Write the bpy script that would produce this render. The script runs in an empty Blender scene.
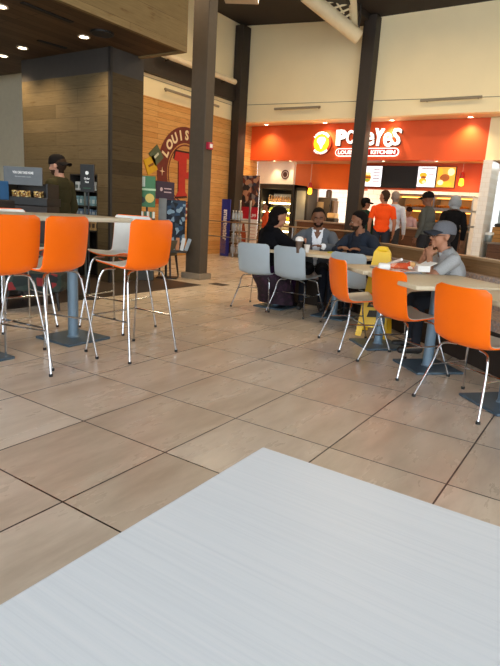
import bpy, bmesh, math, random
import numpy as np
from mathutils import Vector, Matrix, Euler
random.seed(7)
SC = bpy.context.scene
COL = SC.collection
PI = math.pi

# ------------------------------------------------------------------ camera solve (tile grid of the floor)
FPX = 543.7
_p, _r, _y = [math.radians(a) for a in (-12.70, 3.46, -33.13)]
CAM = Vector((0, 0, 1.2))
FWD = Vector((math.sin(_y)*math.cos(_p), math.cos(_y)*math.cos(_p), math.sin(_p)))
_r0 = Vector((math.cos(_y), -math.sin(_y), 0)); _u0 = _r0.cross(FWD)
RGT = math.cos(_r)*_r0 + math.sin(_r)*_u0
UPV = -math.sin(_r)*_r0 + math.cos(_r)*_u0
def ray(u, v): return FWD + (u-250)/FPX*RGT + (333-v)/FPX*UPV
def on(u, v, axis, val):
    d = ray(u, v); return CAM + d*((val-CAM[axis])/d[axis])
def PX(u, v, x): return on(u, v, 0, x)
def PY(u, v, y): return on(u, v, 1, y)
def PZ(u, v, z=0.0): return on(u, v, 2, z)
def PD(u, v, d): return CAM + ray(u, v)*d

cd = bpy.data.cameras.new('camera'); cam = bpy.data.objects.new('camera', cd); COL.objects.link(cam)
m = Matrix((RGT, UPV, -FWD)).transposed().to_4x4(); m.translation = CAM; cam.matrix_world = m
cd.sensor_fit = 'VERTICAL'; cd.sensor_height = 24.0; cd.lens = FPX/666*24.0
cd.clip_start = 0.02; cd.clip_end = 200
SC.camera = cam

# ------------------------------------------------------------------ materials
def lin(c):
    if isinstance(c, str):
        c = c.lstrip('#'); c = [int(c[i:i+2], 16)/255 for i in (0, 2, 4)]
    return tuple((x/12.92 if x <= .04045 else ((x+.055)/1.055)**2.4) for x in c) + (1.0,)
class NT:
    def __init__(s, name):
        s.m = bpy.data.materials.new(name); s.m.use_nodes = True; s.t = s.m.node_tree
        s.b = s.t.nodes['Principled BSDF']; s.out = s.t.nodes['Material Output']
    def n(s, typ, **k):
        x = s.t.nodes.new(typ)
        for a, v in k.items(): setattr(x, a, v)
        return x
    def l(s, a, b): s.t.links.new(a, b)
    def coords(s, kind='Object', scale=(1, 1, 1), rot=(0, 0, 0), loc=(0, 0, 0)):
        t = s.n('ShaderNodeTexCoord'); mp = s.n('ShaderNodeMapping')
        mp.inputs['Scale'].default_value = scale; mp.inputs['Rotation'].default_value = rot; mp.inputs['Location'].default_value = loc
        s.l(t.outputs[kind], mp.inputs['Vector']); return mp.outputs['Vector']
    def noise(s, vec, scale=5, detail=4, rough=.5):
        x = s.n('ShaderNodeTexNoise'); x.inputs['Scale'].default_value = scale; x.inputs['Detail'].default_value = detail
        x.inputs['Roughness'].default_value = rough; s.l(vec, x.inputs['Vector']); return x.outputs['Fac']
    def ramp(s, fac, stops):
        x = s.n('ShaderNodeValToRGB'); e = x.color_ramp.elements
        while len(e) < len(stops): e.new(.5)
        for i, (p, c) in enumerate(stops): e[i].position = p; e[i].color = c if len(c) == 4 else lin(c)
        s.l(fac, x.inputs['Fac']); return x.outputs['Color']
    def mix(s, fac, a, b, mode='MIX'):
        x = s.n('ShaderNodeMix', data_type='RGBA', blend_type=mode)
        for sock, v in ((x.inputs[0], fac), (x.inputs[6], a), (x.inputs[7], b)):
            if hasattr(v, 'links'): s.l(v, sock)
            else: sock.default_value = v
        return x.outputs[2]
    def bump(s, h, strength=.2, dist=.01):
        x = s.n('ShaderNodeBump'); x.inputs['Strength'].default_value = strength; x.inputs['Distance'].default_value = dist
        s.l(h, x.inputs['Height']); s.l(x.outputs['Normal'], s.b.inputs['Normal'])
MATS = {}
def mat(name, col, rough=.5, metal=0., var=.06, scale=12., spec=.5, emit=0., bump=0., coat=0.):
    """plain paint / plastic / metal / cloth with a little procedural variation"""
    if name in MATS: return MATS[name]
    t = NT(name); c = lin(col); b = t.b
    b.inputs['Roughness'].default_value = rough; b.inputs['Metallic'].default_value = metal
    b.inputs['Specular IOR Level'].default_value = spec; b.inputs['Coat Weight'].default_value = coat
    v = t.coords(); f = t.noise(v, scale, 5)
    lo = tuple(x*(1-var) for x in c[:3])+(1,); hi = tuple(min(1, x*(1+var)) for x in c[:3])+(1,)
    col_out = t.ramp(f, [(.3, lo), (.7, hi)])
    t.l(col_out, b.inputs['Base Color'])
    if emit:
        t.l(col_out, b.inputs['Emission Color']); b.inputs['Emission Strength'].default_value = emit
    if bump: t.bump(f, bump, .004)
    MATS[name] = t.m; return t.m
def cloth(name, col, var=.18, scale=260):
    if name in MATS: return MATS[name]
    t = NT(name); c = lin(col); b = t.b; b.inputs['Roughness'].default_value = .9; b.inputs['Specular IOR Level'].default_value = .08
    b.inputs['Sheen Weight'].default_value = 0
    v = t.coords(); f = t.noise(v, scale, 2); g = t.noise(v, 9, 4)
    a = t.ramp(f, [(.3, tuple(x*(1-var) for x in c[:3])+(1,)), (.7, tuple(min(1, x*(1+var)) for x in c[:3])+(1,))])
    t.l(a, b.inputs['Base Color']); t.bump(g, .5, .03); MATS[name] = t.m; return t.m
def planks(name, axes, h, L, cols, rough=.6, grain=True, mortar=.004, bump=.15, dark='#3a2512'):
    """wood boards: axes = which world axis runs along the boards and which across"""
    t = NT(name); b = t.b; b.inputs['Roughness'].default_value = rough; b.inputs['Specular IOR Level'].default_value = .2
    tc = t.n('ShaderNodeTexCoord'); sp = t.n('ShaderNodeSeparateXYZ'); cb = t.n('ShaderNodeCombineXYZ')
    t.l(tc.outputs['Object'], sp.inputs[0]); t.l(sp.outputs[axes[0]], cb.inputs[0]); t.l(sp.outputs[axes[1]], cb.inputs[1])
    br = t.n('ShaderNodeTexBrick', offset=.37, squash=1.0); t.l(cb.outputs[0], br.inputs['Vector'])
    br.inputs['Scale'].default_value = 1; br.inputs['Mortar Size'].default_value = mortar; br.inputs['Brick Width'].default_value = L
    br.inputs['Row Height'].default_value = h; br.inputs['Color1'].default_value = (0, 0, 0, 1); br.inputs['Color2'].default_value = (1, 1, 1, 1)
    br.inputs['Mortar'].default_value = (.5, .5, .5, 1)
    base = t.ramp(br.outputs['Color'], [(i/(len(cols)-1), c) for i, c in enumerate(cols)])
    mp = t.n('ShaderNodeMapping'); mp.inputs['Scale'].default_value = (1.2, 18, 1); t.l(cb.outputs[0], mp.inputs['Vector'])
    g = t.noise(mp.outputs[0], 3, 6, .6)
    mp2 = t.n('ShaderNodeMapping'); mp2.inputs['Scale'].default_value = (2, 9, 1); t.l(cb.outputs[0], mp2.inputs['Vector'])
    k = t.noise(mp2.outputs[0], 2.2, 3)
    gr = t.ramp(g, [(.25, (.72, .70, .66, 1)), (.75, (1.12, 1.1, 1.08, 1))])
    kn = t.ramp(k, [(.60, (1, 1, 1, 1)), (.74, (.72, .62, .5, 1))])
    c = t.mix(1.0, base, gr, 'MULTIPLY'); c = t.mix(1.0, c, kn, 'MULTIPLY')
    c = t.mix(br.outputs['Fac'], c, lin(dark)); t.l(c, b.inputs['Base Color']); t.bump(g, bump, .003)
    MATS[name] = t.m; return t.m

def m_floor():
    t = NT('floor tile'); b = t.b
    v = t.coords('Object', loc=(1.694+6.09, -1.279+6.09, 0))
    br = t.n('ShaderNodeTexBrick', offset=0.0, squash=1.0); t.l(v, br.inputs['Vector'])
    br.inputs['Scale'].default_value = 1; br.inputs['Mortar Size'].default_value = .0044; br.inputs['Mortar Smooth'].default_value = .1
    br.inputs['Brick Width'].default_value = .609; br.inputs['Row Height'].default_value = .609
    br.inputs['Color1'].default_value = (0, 0, 0, 1); br.inputs['Color2'].default_value = (1, 1, 1, 1); br.inputs['Mortar'].default_value = (.5, .5, .5, 1)
    base = t.ramp(br.outputs['Color'], [(0, '#ccbba6'), (.5, '#d3c4b0'), (1, '#d8cab8')])
    # veins run along +y, shifted per tile
    sep = t.n('ShaderNodeSeparateXYZ'); t.l(v, sep.inputs[0])
    cx = t.n('ShaderNodeCombineXYZ'); t.l(br.outputs['Color'], cx.inputs[2])
    mx = t.n('ShaderNodeMath', operation='MULTIPLY'); mx.inputs[1].default_value = 3.6; t.l(sep.outputs[0], mx.inputs[0])
    my = t.n('ShaderNodeMath', operation='MULTIPLY'); my.inputs[1].default_value = .9; t.l(sep.outputs[1], my.inputs[0])
    mz = t.n('ShaderNodeMath', operation='MULTIPLY'); mz.inputs[1].default_value = 9.0
    rgb = t.n('ShaderNodeRGBToBW'); t.l(br.outputs['Color'], rgb.inputs[0]); t.l(rgb.outputs[0], mz.inputs[0])
    c3 = t.n('ShaderNodeCombineXYZ'); t.l(mx.outputs[0], c3.inputs[0]); t.l(my.outputs[0], c3.inputs[1]); t.l(mz.outputs[0], c3.inputs[2])
    n1 = t.noise(c3.outputs[0], 1.4, 6, .62); n2 = t.noise(c3.outputs[0], 5.0, 4, .6)
    vein = t.ramp(n1, [(.30, (.80, .76, .71, 1)), (.52, (1.0, .99, .98, 1)), (.72, (1.10, 1.10, 1.09, 1))])
    fine = t.ramp(n2, [(.3, (.95, .94, .93, 1)), (.7, (1.04, 1.04, 1.04, 1))])
    c = t.mix(1.0, base, vein, 'MULTIPLY'); c = t.mix(1.0, c, fine, 'MULTIPLY')
    c = t.mix(br.outputs['Fac'], c, lin('#2a2019')); t.l(c, b.inputs['Base Color'])
    ro = t.ramp(n1, [(.3, (.34, .34, .34, 1)), (.7, (.24, .24, .24, 1))]); t.l(ro, b.inputs['Roughness'])
    b.inputs['Specular IOR Level'].default_value = .45
    inv = t.n('ShaderNodeMath', operation='SUBTRACT'); inv.inputs[0].default_value = 1; t.l(br.outputs['Fac'], inv.inputs[1]); t.bump(inv.outputs[0], .5, .002)
    return t.m
def m_laminate():
    t = NT('white streaked laminate'); b = t.b
    v = t.coords('Object', scale=(1.1, 95, 1))
    n = t.noise(v, 2.2, 7, .7)
    v2 = t.coords('Object'); n2 = t.noise(v2, 2.5, 3)
    c = t.ramp(n, [(.25, '#e4e9ee'), (.5, '#ecf1f5'), (.75, '#f2f5f8')])
    t.l(c, b.inputs['Base Color']); b.inputs['Roughness'].default_value = .42; b.inputs['Specular IOR Level'].default_value = .4
    t.bump(n, .06, .001); return t.m
def m_tile(name, col, w, h, axes, mortar='#b9b0a2', offset=.5, rough=.3):
    t = NT(name); b = t.b; b.inputs['Roughness'].default_value = rough
    tc = t.n('ShaderNodeTexCoord'); sp = t.n('ShaderNodeSeparateXYZ'); cb = t.n('ShaderNodeCombineXYZ')
    t.l(tc.outputs['Object'], sp.inputs[0]); t.l(sp.outputs[axes[0]], cb.inputs[0]); t.l(sp.outputs[axes[1]], cb.inputs[1])
    br = t.n('ShaderNodeTexBrick', offset=offset); t.l(cb.outputs[0], br.inputs['Vector'])
    br.inputs['Scale'].default_value = 1; br.inputs['Mortar Size'].default_value = .006; br.inputs['Brick Width'].default_value = w; br.inputs['Row Height'].default_value = h
    c = lin(col); br.inputs['Color1'].default_value = c; br.inputs['Color2'].default_value = tuple(x*.93 for x in c[:3])+(1,); br.inputs['Mortar'].default_value = lin(mortar)
    t.l(br.outputs['Color'], b.inputs['Base Color']); MATS[name] = t.m; return t.m
def speckle(name, cols, scale, rough=.8, emit=0, kind='VORONOI'):
    """busy printed or woven pattern in patches of several colours"""
    if name in MATS: return MATS[name]
    t = NT(name); b = t.b; b.inputs['Roughness'].default_value = rough
    v = t.coords(); x = t.n('ShaderNodeTexVoronoi'); x.inputs['Scale'].default_value = scale; t.l(v, x.inputs['Vector'])
    bw = t.n('ShaderNodeRGBToBW'); t.l(x.outputs['Color'], bw.inputs[0])
    r = t.n('ShaderNodeValToRGB'); r.color_ramp.interpolation = 'CONSTANT'; e = r.color_ramp.elements
    while len(e) < len(cols): e.new(.5)
    for i, c in enumerate(cols): e[i].position = .15+.7*i/len(cols); e[i].color = lin(c)
    t.l(bw.outputs[0], r.inputs['Fac']); t.l(r.outputs[0], b.inputs['Base Color'])
    if emit: t.l(r.outputs[0], b.inputs['Emission Color']); b.inputs['Emission Strength'].default_value = emit
    MATS[name] = t.m; return t.m
def glow(name, col, s):
    if name in MATS: return MATS[name]
    t = NT(name); t.b.inputs['Base Color'].default_value = lin(col); t.b.inputs['Emission Color'].default_value = lin(col); t.b.inputs['Emission Strength'].default_value = s
    MATS[name] = t.m; return t.m
def glass(name, col='#ffffff', alpha=.12):
    if name in MATS: return MATS[name]
    t = NT(name); tr = t.n('ShaderNodeBsdfTransparent'); tr.inputs[0].default_value = lin(col)
    gl = t.n('ShaderNodeBsdfGlossy'); gl.inputs['Roughness'].default_value = .05
    mx = t.n('ShaderNodeMixShader'); mx.inputs[0].default_value = alpha; t.l(tr.outputs[0], mx.inputs[1]); t.l(gl.outputs[0], mx.inputs[2])
    t.l(mx.outputs[0], t.out.inputs['Surface']); MATS[name] = t.m; return t.m

# ------------------------------------------------------------------ mesh builder
class MB:
    def __init__(s): s.v = []; s.f = []; s.mi = []
    def add(s, vs, fs, mi=0):
        o = len(s.v); s.v += [tuple(x) for x in vs]; s.f += [[i+o for i in f] for f in fs]; s.mi += [mi]*len(fs); return s
    def bm(s, bm, mi=0, M=None):
        bm.verts.ensure_lookup_table(); bm.verts.index_update()
        vs = [(M @ v.co) if M else v.co.copy() for v in bm.verts]; s.add(vs, [[v.index for v in f.verts] for f in bm.faces], mi); bm.free(); return s
    def box(s, x0, x1, y0, y1, z0, z1, r=0., mi=0, M=None, seg=2):
        bm = bmesh.new(); bmesh.ops.create_cube(bm, size=1)
        for v in bm.verts: v.co = ((x0+x1)/2+v.co.x*(x1-x0), (y0+y1)/2+v.co.y*(y1-y0), (z0+z1)/2+v.co.z*(z1-z0))
        if r > 0: bmesh.ops.bevel(bm, geom=bm.edges[:], offset=min(r, .49*min(abs(x1-x0), abs(y1-y0), abs(z1-z0))), segments=seg, affect='EDGES', profile=.5)
        return s.bm(bm, mi, M)
    def tube(s, pts, r, n=8, mi=0, smooth=0, cap=True):
        pts = [Vector(p) for p in pts]
        if smooth:
            P = [2*pts[0]-pts[1]]+pts+[2*pts[-1]-pts[-2]]; out = []
            for i in range(1, len(P)-2):
                for k in range(smooth):
                    t = k/smooth; a, b, c, d = P[i-1:i+3]
                    out.append(.5*((2*b)+(c-a)*t+(2*a-5*b+4*c-d)*t*t+(3*b-a-3*c+d)*t**3))
            pts = out+[pts[-1]]
        rs = r if isinstance(r, (list, tuple)) else [r]*len(pts)
        if len(rs) != len(pts): rs = [rs[0]+(rs[-1]-rs[0])*i/(len(pts)-1) for i in range(len(pts))]
        vs = []; fs = []; up = None
        for i, p in enumerate(pts):
            d = (pts[min(i+1, len(pts)-1)]-pts[max(i-1, 0)]).normalized()
            if up is None: up = d.orthogonal().normalized()
            else: up = (up-d*up.dot(d)).normalized()
            w = d.cross(up)
            vs += [p+rs[i]*(math.cos(2*PI*k/n)*up+math.sin(2*PI*k/n)*w) for k in range(n)]
        for i in range(len(pts)-1):
            fs += [[i*n+k, i*n+(k+1) % n, (i+1)*n+(k+1) % n, (i+1)*n+k] for k in range(n)]
        if cap: fs += [list(range(n))[::-1], [(len(pts)-1)*n+k for k in range(n)]]
        return s.add(vs, fs, mi)
    def lathe(s, prof, n=20, mi=0, M=None):
        vs = []; fs = []
        for r, z in prof: vs += [Vector((r*math.cos(2*PI*k/n), r*math.sin(2*PI*k/n), z)) for k in range(n)]
        for i in range(len(prof)-1): fs += [[i*n+k, i*n+(k+1) % n, (i+1)*n+(k+1) % n, (i+1)*n+k] for k in range(n)]
        fs += [list(range(n))[::-1], [(len(prof)-1)*n+k for k in range(n)]]
        if M: vs = [M @ v for v in vs]
        return s.add(vs, fs, mi)
    def prism(s, poly, d0, d1, M=None, mi=0):
        n = len(poly); vs = [Vector((x, y, d0)) for x, y in poly]+[Vector((x, y, d1)) for x, y in poly]
        if M: vs = [M @ v for v in vs]
        return s.add(vs, [list(range(n))[::-1], [n+i for i in range(n)]]+[[i, (i+1) % n, n+(i+1) % n, n+i] for i in range(n)], mi)
    def ring(s, ro, ri, d0, d1, n=48, M=None, mi=0):
        vs = []
        for r, d in ((ro, d0), (ro, d1), (ri, d1), (ri, d0)): vs += [Vector((r*math.cos(2*PI*k/n), r*math.sin(2*PI*k/n), d)) for k in range(n)]
        if M: vs = [M @ v for v in vs]
        fs = [[a*n+k, a*n+(k+1) % n, ((a+1) % 4)*n+(k+1) % n, ((a+1) % 4)*n+k] for a in range(4) for k in range(n)]
        return s.add(vs, fs, mi)
    def ell(s, c, r, n=14, mi=0, M=None):
        bm = bmesh.new(); bmesh.ops.create_uvsphere(bm, u_segments=n, v_segments=max(6, n*2//3), radius=1)
        T = Matrix.Translation(Vector(c)) @ Matrix.Diagonal(Vector((*r, 1))) if not M else M @ Matrix.Translation(Vector(c)) @ Matrix.Diagonal(Vector((*r, 1)))
        return s.bm(bm, mi, T)
    def build(s, name, mats, parent=None, smooth=False, loc=None):
        me = bpy.data.meshes.new(name); me.from_pydata(s.v, [], s.f)
        for mm in (mats if isinstance(mats, (list, tuple)) else [mats]): me.materials.append(mm)
        for p, i in zip(me.polygons, s.mi): p.material_index = i
        bm = bmesh.new(); bm.from_mesh(me); bmesh.ops.recalc_face_normals(bm, faces=bm.faces); bm.to_mesh(me); bm.free()
        if smooth:
            me.polygons.foreach_set('use_smooth', [True]*len(me.polygons)); me.set_sharp_from_angle(angle=math.radians(40))
        o = bpy.data.objects.new(name, me); COL.objects.link(o)
        if parent is not None: o.parent = parent
        if loc is not None: o.location = loc
        return o
def tag(o, label=None, cat=None, group=None, kind=None):
    if label: o['label'] = label
    if cat: o['category'] = cat
    if group: o['group'] = group
    if kind: o['kind'] = kind
    return o
def thing(name, label, cat, loc=(0, 0, 0), rz=0, group=None):
    o = bpy.data.objects.new(name, None); COL.objects.link(o); o.location = loc; o.rotation_euler = (0, 0, rz); o.empty_display_size = .1
    return tag(o, label, cat, group)
def struct(name, mb, m, smooth=False): return tag(mb.build(name, m, None, smooth), kind='structure')
def copy_tree(o, parent=None):
    c = o.copy(); COL.objects.link(c); c.parent = parent
    for ch in o.children: copy_tree(ch, c)
    return c
def dup(o, loc, rz, label=None, group=None):
    c = copy_tree(o); c.location = loc; c.rotation_euler = (0, 0, rz)
    if label: c['label'] = label
    if group: c['group'] = group
    return c
def text_mesh(s, size, depth, bold=0.):
    """mesh data of a line of lettering, centred, in local xy"""
    cu = bpy.data.curves.new('txt', 'FONT'); cu.body = s; cu.size = size; cu.extrude = depth; cu.offset = bold; cu.align_x = 'CENTER'; cu.align_y = 'CENTER'; cu.resolution_u = 3
    o = bpy.data.objects.new('txt', cu); COL.objects.link(o); bpy.context.view_layer.update()
    dg = bpy.context.evaluated_depsgraph_get(); me = bpy.data.meshes.new_from_object(o.evaluated_get(dg))
    bpy.data.objects.remove(o); bpy.data.curves.remove(cu); return me
def text(name, s, size, m, parent, M, width=None, height=None, depth=.004, bold=0.):
    me = text_mesh(s, size, depth, bold); me.materials.clear(); me.materials.append(m)
    xs = [v.co.x for v in me.vertices]; ys = [v.co.y for v in me.vertices]
    w, h = max(xs)-min(xs), max(ys)-min(ys); cx, cy = (max(xs)+min(xs))/2, (max(ys)+min(ys))/2
    sx = width/w if width else 1; sy = height/h if height else (sx if width else 1)
    if not width and height: sx = sy
    T = M @ Matrix.Diagonal(Vector((sx, sy, 1, 1))) @ Matrix.Translation((-cx, -cy, 0)); me.transform(T)
    o = bpy.data.objects.new(name, me); COL.objects.link(o)
    if parent is not None: o.parent = parent
    return o
def facing_y(p): return Matrix.Translation(Vector(p)) @ Matrix(((1, 0, 0, 0), (0, 0, -1, 0), (0, 1, 0, 0), (0, 0, 0, 1)))      # local z -> -y
def facing_x(p): return Matrix.Translation(Vector(p)) @ Matrix(((0, 0, 1, 0), (1, 0, 0, 0), (0, 1, 0, 0), (0, 0, 0, 1)))      # local z -> +x, local x -> +y
def circle(r, n=32, cx=0, cy=0, a0=0): return [(cx+r*math.cos(a0+2*PI*k/n), cy+r*math.sin(a0+2*PI*k/n)) for k in range(n)]

# common materials
CHROME = mat('chrome', '#c9ccd0', .18, 1., .03)
STEEL = mat('brushed steel', '#9a9ea2', .35, 1., .08, 40)
ORANGE = mat('orange plastic', '#ff6f00', .33, 0, .03, 6)
ORANGE_IN = mat('chair inner plastic', '#d2cabe', .4, 0, .03)
GREYP = mat('blue grey plastic', '#a4b0b6', .4, 0, .03, 6)
WHITEP = mat('white plastic', '#e9e7e1', .38, 0, .03)
POSTM = mat('slate metal', '#6e8596', .42, .2, .05)
PLATE = mat('dark slate metal', '#4c5f6d', .45, .3, .06)
BLACK = mat('black', '#141312', .5, 0, .1)
RUBBER = mat('rubber', '#22201f', .8, 0, .1)
DARKST = mat('bronze painted steel', '#4a4540', .5, .1, .06)
PAPER = mat('white paper', '#f1eee8', .7, 0, .02)
BEAMM = mat('dark steel', '#2b231c', .6, 0, .1)

# ------------------------------------------------------------------ the setting
struct('floor', MB().box(-12, 9, -5, 18, -.1, 0), m_floor())
struct('floor_coffee_shop', MB().box(-9.0, -5.36, -3, 6.72, 0.0, .004), m_tile('dark floor tile', '#3c3028', .45, .45, (0, 1), '#241d18', 0, .4))
WHITE_W = mat('lamp tinted white paint', '#efdfb4', .75, 0, .02, 2)  # white walls with warm lamp light mixed into the colour
WOODW = planks('pine boards', (1, 2), .115, 1.9, ['#cb9352', '#d29c5b', '#d6a262', '#dbaa6a'], .6, mortar=.003, dark='#7a4c22')
WX = -9.0; WY = 12.62; FY = 13.26; ZS = 3.47; ZF = 2.58
struct('wall_left', MB().box(WX-.2, WX, 7.0, FY+.4, 0, 3.48), WOODW)
struct('wall_left_upper', MB().box(WX-.2, WX-.02, 6.4, WY+.4, 3.48, 6.0), WHITE_W)
struct('wall_back_upper', MB().box(WX, 9, WY, WY+.18, ZS, 6.0), WHITE_W)
# thin panel joints on the white walls
tr = MB(); a = PY(246, 105, WY); b = PY(500, 96.5, WY); d = b-a; e = a+d*3.0
tr.tube([a+Vector((0, -.002, 0)), e+Vector((0, -.002, 0))], .008, 6)
struct('trim_1', tr, mat('shadow joint', '#8f866f', .8))
a = PX(142, 75, WX-.02); b = PX(191, 91.5, WX-.02); e = a+(b-a)*2.2
struct('trim_2', MB().tube([a, e], .007, 6), MATS['shadow joint'])
struct('ceiling_soffit', MB().box(WX, 9, WY+.18, FY+.25, ZS, ZS+.12), mat('soffit paint', '#dcbf98', .7, 0, .02))
ORW = mat('orange red wall paint', '#d9541c', .55, 0, .04, 3)
xr = PY(490.5, 121, FY).x; xr2 = PY(485, 161, FY).x; xr = (xr+xr2)/2
struct('wall_back_fascia', MB().box(WX, xr, FY, FY+.25, ZF, ZS), ORW)
struct('wall_back_right', MB().box(xr, 9, FY, FY+.25, ZF, ZS), WHITE_W)
struct('wall_left_blocker', MB().box(-12.1, -12, -5, 7, 0, 5.9), mat('blocker wall paint', '#a39b88', .7))  # unseen wall added to keep daylight off the shop side
struct('wall_behind_blocker', MB().box(-12, -5.6, -5.1, -5, 0, 5.9), MATS['blocker wall paint'])  # out of view, added behind the shop to block sky light
struct('wall_right_blocker', MB().box(9, 9.1, 3.5, 18, 0, 5.9), WHITE_W)  # unseen partial wall added to cut the light from the right
# roof: dark deck with a slight fall, beams under it
rf = MB(); z0, z1 = 5.82, 5.58; xk = -5.6
rf.add([(-12, -5, z0+.25), (xk, -5, z1), (9, -5, z1), (9, 18, z1), (xk, 18, z1), (-12, 18, z0+.25),
        (-12, -5, z0+.5), (xk, -5, z1+.25), (9, -5, z1+.25), (9, 18, z1+.25), (xk, 18, z1+.25), (-12, 18, z0+.5)],
       [[0, 1, 4, 5], [1, 2, 3, 4], [6, 7, 10, 11], [7, 8, 9, 10], [0, 1, 7, 6], [1, 2, 8, 7], [3, 4, 10, 9], [4, 5, 11, 10], [2, 3, 9, 8], [5, 0, 6, 11]])
struct('ceiling', rf, mat('dark roof deck', '#2a2019', .8, 0, .15, 3))
# girder on the left wall
struct('trim_beam', MB().box(WX-.02, WX+.12, -5, WY-.1, 3.94, 4.32), BEAMM)
for nm, y0 in (('trim_3', 11.0), ('trim_4', 8.0)):
    struct(nm, MB().box(-9, 9, y0, y0+.25, 5.52, 5.68) if False else MB().box(-5.75, -5.4, y0-3, y0+1.6 if y0 > 9 else y0-.1, 5.44, 5.57), BEAMM)
# corner, middle and near steel columns
def column(x0, x1, y0, y1, h, label, m, plinth=False):
    t = thing('steel_column', label, 'column', ((x0+x1)/2, (y0+y1)/2, 0)); hx, hy = (x1-x0)/2, (y1-y0)/2
    MB().box(-hx, hx, -hy, hy, 0, h, .012).build('shaft', m, t)
    if plinth: MB().box(-hx-.05, hx+.05, -hy-.05, hy+.05, 0, .10, .008).build('plinth', mat('stone plinth', '#8f8270', .6), t)
    return t
NEARC = column(-6.11, -5.80, 7.2, 7.42, 5.65, 'grey brown steel column nearest, left of the grey chairs', mat('grey brown painted steel', '#564c40', .5, .0, .05, 12, .2), True)
column(-8.98, -8.74, 12.24, 12.6, 5.75, 'dark steel column in the corner by the wooden wall', BEAMM)
mx = PY(365, 100, 12.45)
column(mx.x-.15, mx.x+.15, 12.30, 12.6, 5.55, 'dark steel column standing in front of the restaurant sign', BEAMM)

# ------------------------------------------------------------------ foreground table
t = thing('dining_table', 'white streaked laminate table filling the foreground', 'table', (.15, .25, 0))
LAM = m_laminate()
MB().box(-.672, .72, -.55, .622, .712, .74, .004).build('tabletop', LAM, t)
MB().box(-.668, .716, -.546, .618, .700, .712).build('edge_band', mat('grey edge band', '#b7bcc0', .5), t)
MB().lathe([(.04, .02), (.04, .70)], 20).build('post', POSTM, t, True)
MB().box(-.24, .24, -.24, .24, 0, .018, .006).build('base_plate', PLATE, t)

# ------------------------------------------------------------------ moulded chairs and stools
def shell(prof, W, rc=.048, lift=.03, N=34, M=14, t0=-.012, t1=-.004, inset=0.):
    P = [Vector((0, y, z)) for y, z in prof]; Q = [2*P[0]-P[1]]+P+[2*P[-1]-P[-2]]; pts = []
    for i in range(1, len(Q)-2):
        for k in range(12):
            t = k/12; a, b, c, d = Q[i-1:i+3]; pts.append(.5*((2*b)+(c-a)*t+(2*a-5*b+4*c-d)*t*t+(3*b-a-3*c+d)*t**3))
    pts.append(P[-1]); L = [0]
    for i in range(1, len(pts)): L.append(L[-1]+(pts[i]-pts[i-1]).length)
    tot = L[-1]
    def at(s):
        for i in range(1, len(pts)):
            if L[i] >= s: f = (s-L[i-1])/(L[i]-L[i-1]); return pts[i-1].lerp(pts[i], f), (pts[i]-pts[i-1]).normalized()
        return pts[-1], (pts[-1]-pts[-2]).normalized()
    vs = []; fs = []
    ss = []
    for i in range(N+1):
        x = i/N; ss.append(inset+(tot-2*inset)*(x-.12*math.sin(2*PI*x)/(2*PI)*1.0))
    for off in (t0, t1):
        for s in ss:
            p, d = at(s); n = Vector((0, d.z, -d.y)) * -1
            n = Vector((0, -d.z, d.y)) if Vector((0, -d.z, d.y)).dot(Vector((0, .6, 1))) > 0 else Vector((0, d.z, -d.y))
            e = min(s-inset*.0, tot-s); w = W/2-inset
            if e < rc: w = w-rc+math.sqrt(max(0, rc*rc-(rc-e)**2))
            for j in range(M+1):
                u = 2*j/M-1; q = p+n*(off+lift*abs(u)**2.5)+Vector((u*w, 0, 0)); vs.append(q)
    R = (N+1)*(M+1)
    for i in range(N):
        for j in range(M):
            a = i*(M+1)+j; fs += [[a, a+1, a+M+2, a+M+1], [R+a, R+a+M+1, R+a+M+2, R+a+1]]
    for i in range(N):
        for j in (0, M): a = i*(M+1)+j; fs.append([a, a+M+1, R+a+M+1, R+a])
    for j in range(M):
        for i in (0, N): a = i*(M+1)+j; fs.append([a, a+1, R+a+1, R+a])
    return MB().add(vs, fs)
CH_PROF = [(.215, .445), (.19, .455), (.0, .437), (-.13, .432), (-.195, .465), (-.225, .56), (-.245, .68), (-.26, .815)]
ST_PROF = [(.20, .720), (.18, .725), (.0, .708), (-.12, .700), (-.18, .728), (-.205, .83), (-.22, .95), (-.23, 1.085)]
def make_seat(name, label, cat, outer, inner, stool=False, group=None):
    t = thing(name, label, cat, group=group)
    prof = ST_PROF if stool else CH_PROF; zs = prof[2][1]-.018; W = .455 if stool else .435
    shell(prof, W).build('shell', outer, t, True)
    shell(prof, W, t0=-.0035, t1=.0015, inset=.007).build('seat_lining', inner, t, True)
    fx, fy = (.265, .25) if stool else (.268, .25)
    for sx in (-1, 1):
        for sy in (-1, 1):
            leg = MB().tube([(sx*.09, sy*.10, zs-.005), (sx*.165, sy*.13, zs-.012), (sx*.195, sy*.15, zs-.05), (sx*.215, sy*.17, zs-.16), (sx*fx, sy*fy, .012)], .008 if not stool else .0085, 8, smooth=4).build('leg', CHROME, t, True)
            MB().lathe([(.013, 0), (.014, .014), (.011, .02)], 10, M=Matrix.Translation((sx*fx, sy*fy, 0))).build('foot_cap', RUBBER, leg, True)
    def lp(sx, sy, z): k = (z-.012)/(zs-.16-.012); return (sx*(fx+(.215-fx)*k), sy*(fy+(.17-fy)*k), z)
    if stool:
        z = .31
        for a, b in (((-1, -1), (-1, 1)), ((-1, 1), (1, 1)), ((1, 1), (1, -1))):
            MB().tube([lp(*a, z), lp(*b, z)], .007, 8).build('footrest_bar', CHROME, t, True)
    else:
        for s in (-1, 1): MB().tube([lp(s, -1, .24), lp(s, 1, .24)], .0065, 8).build('stretcher', CHROME, t, True)
        MB().tube([lp(-1, 0, .24), lp(1, 0, .24)], .0065, 8).build('cross_stretcher', CHROME, t, True)
    return t
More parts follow.
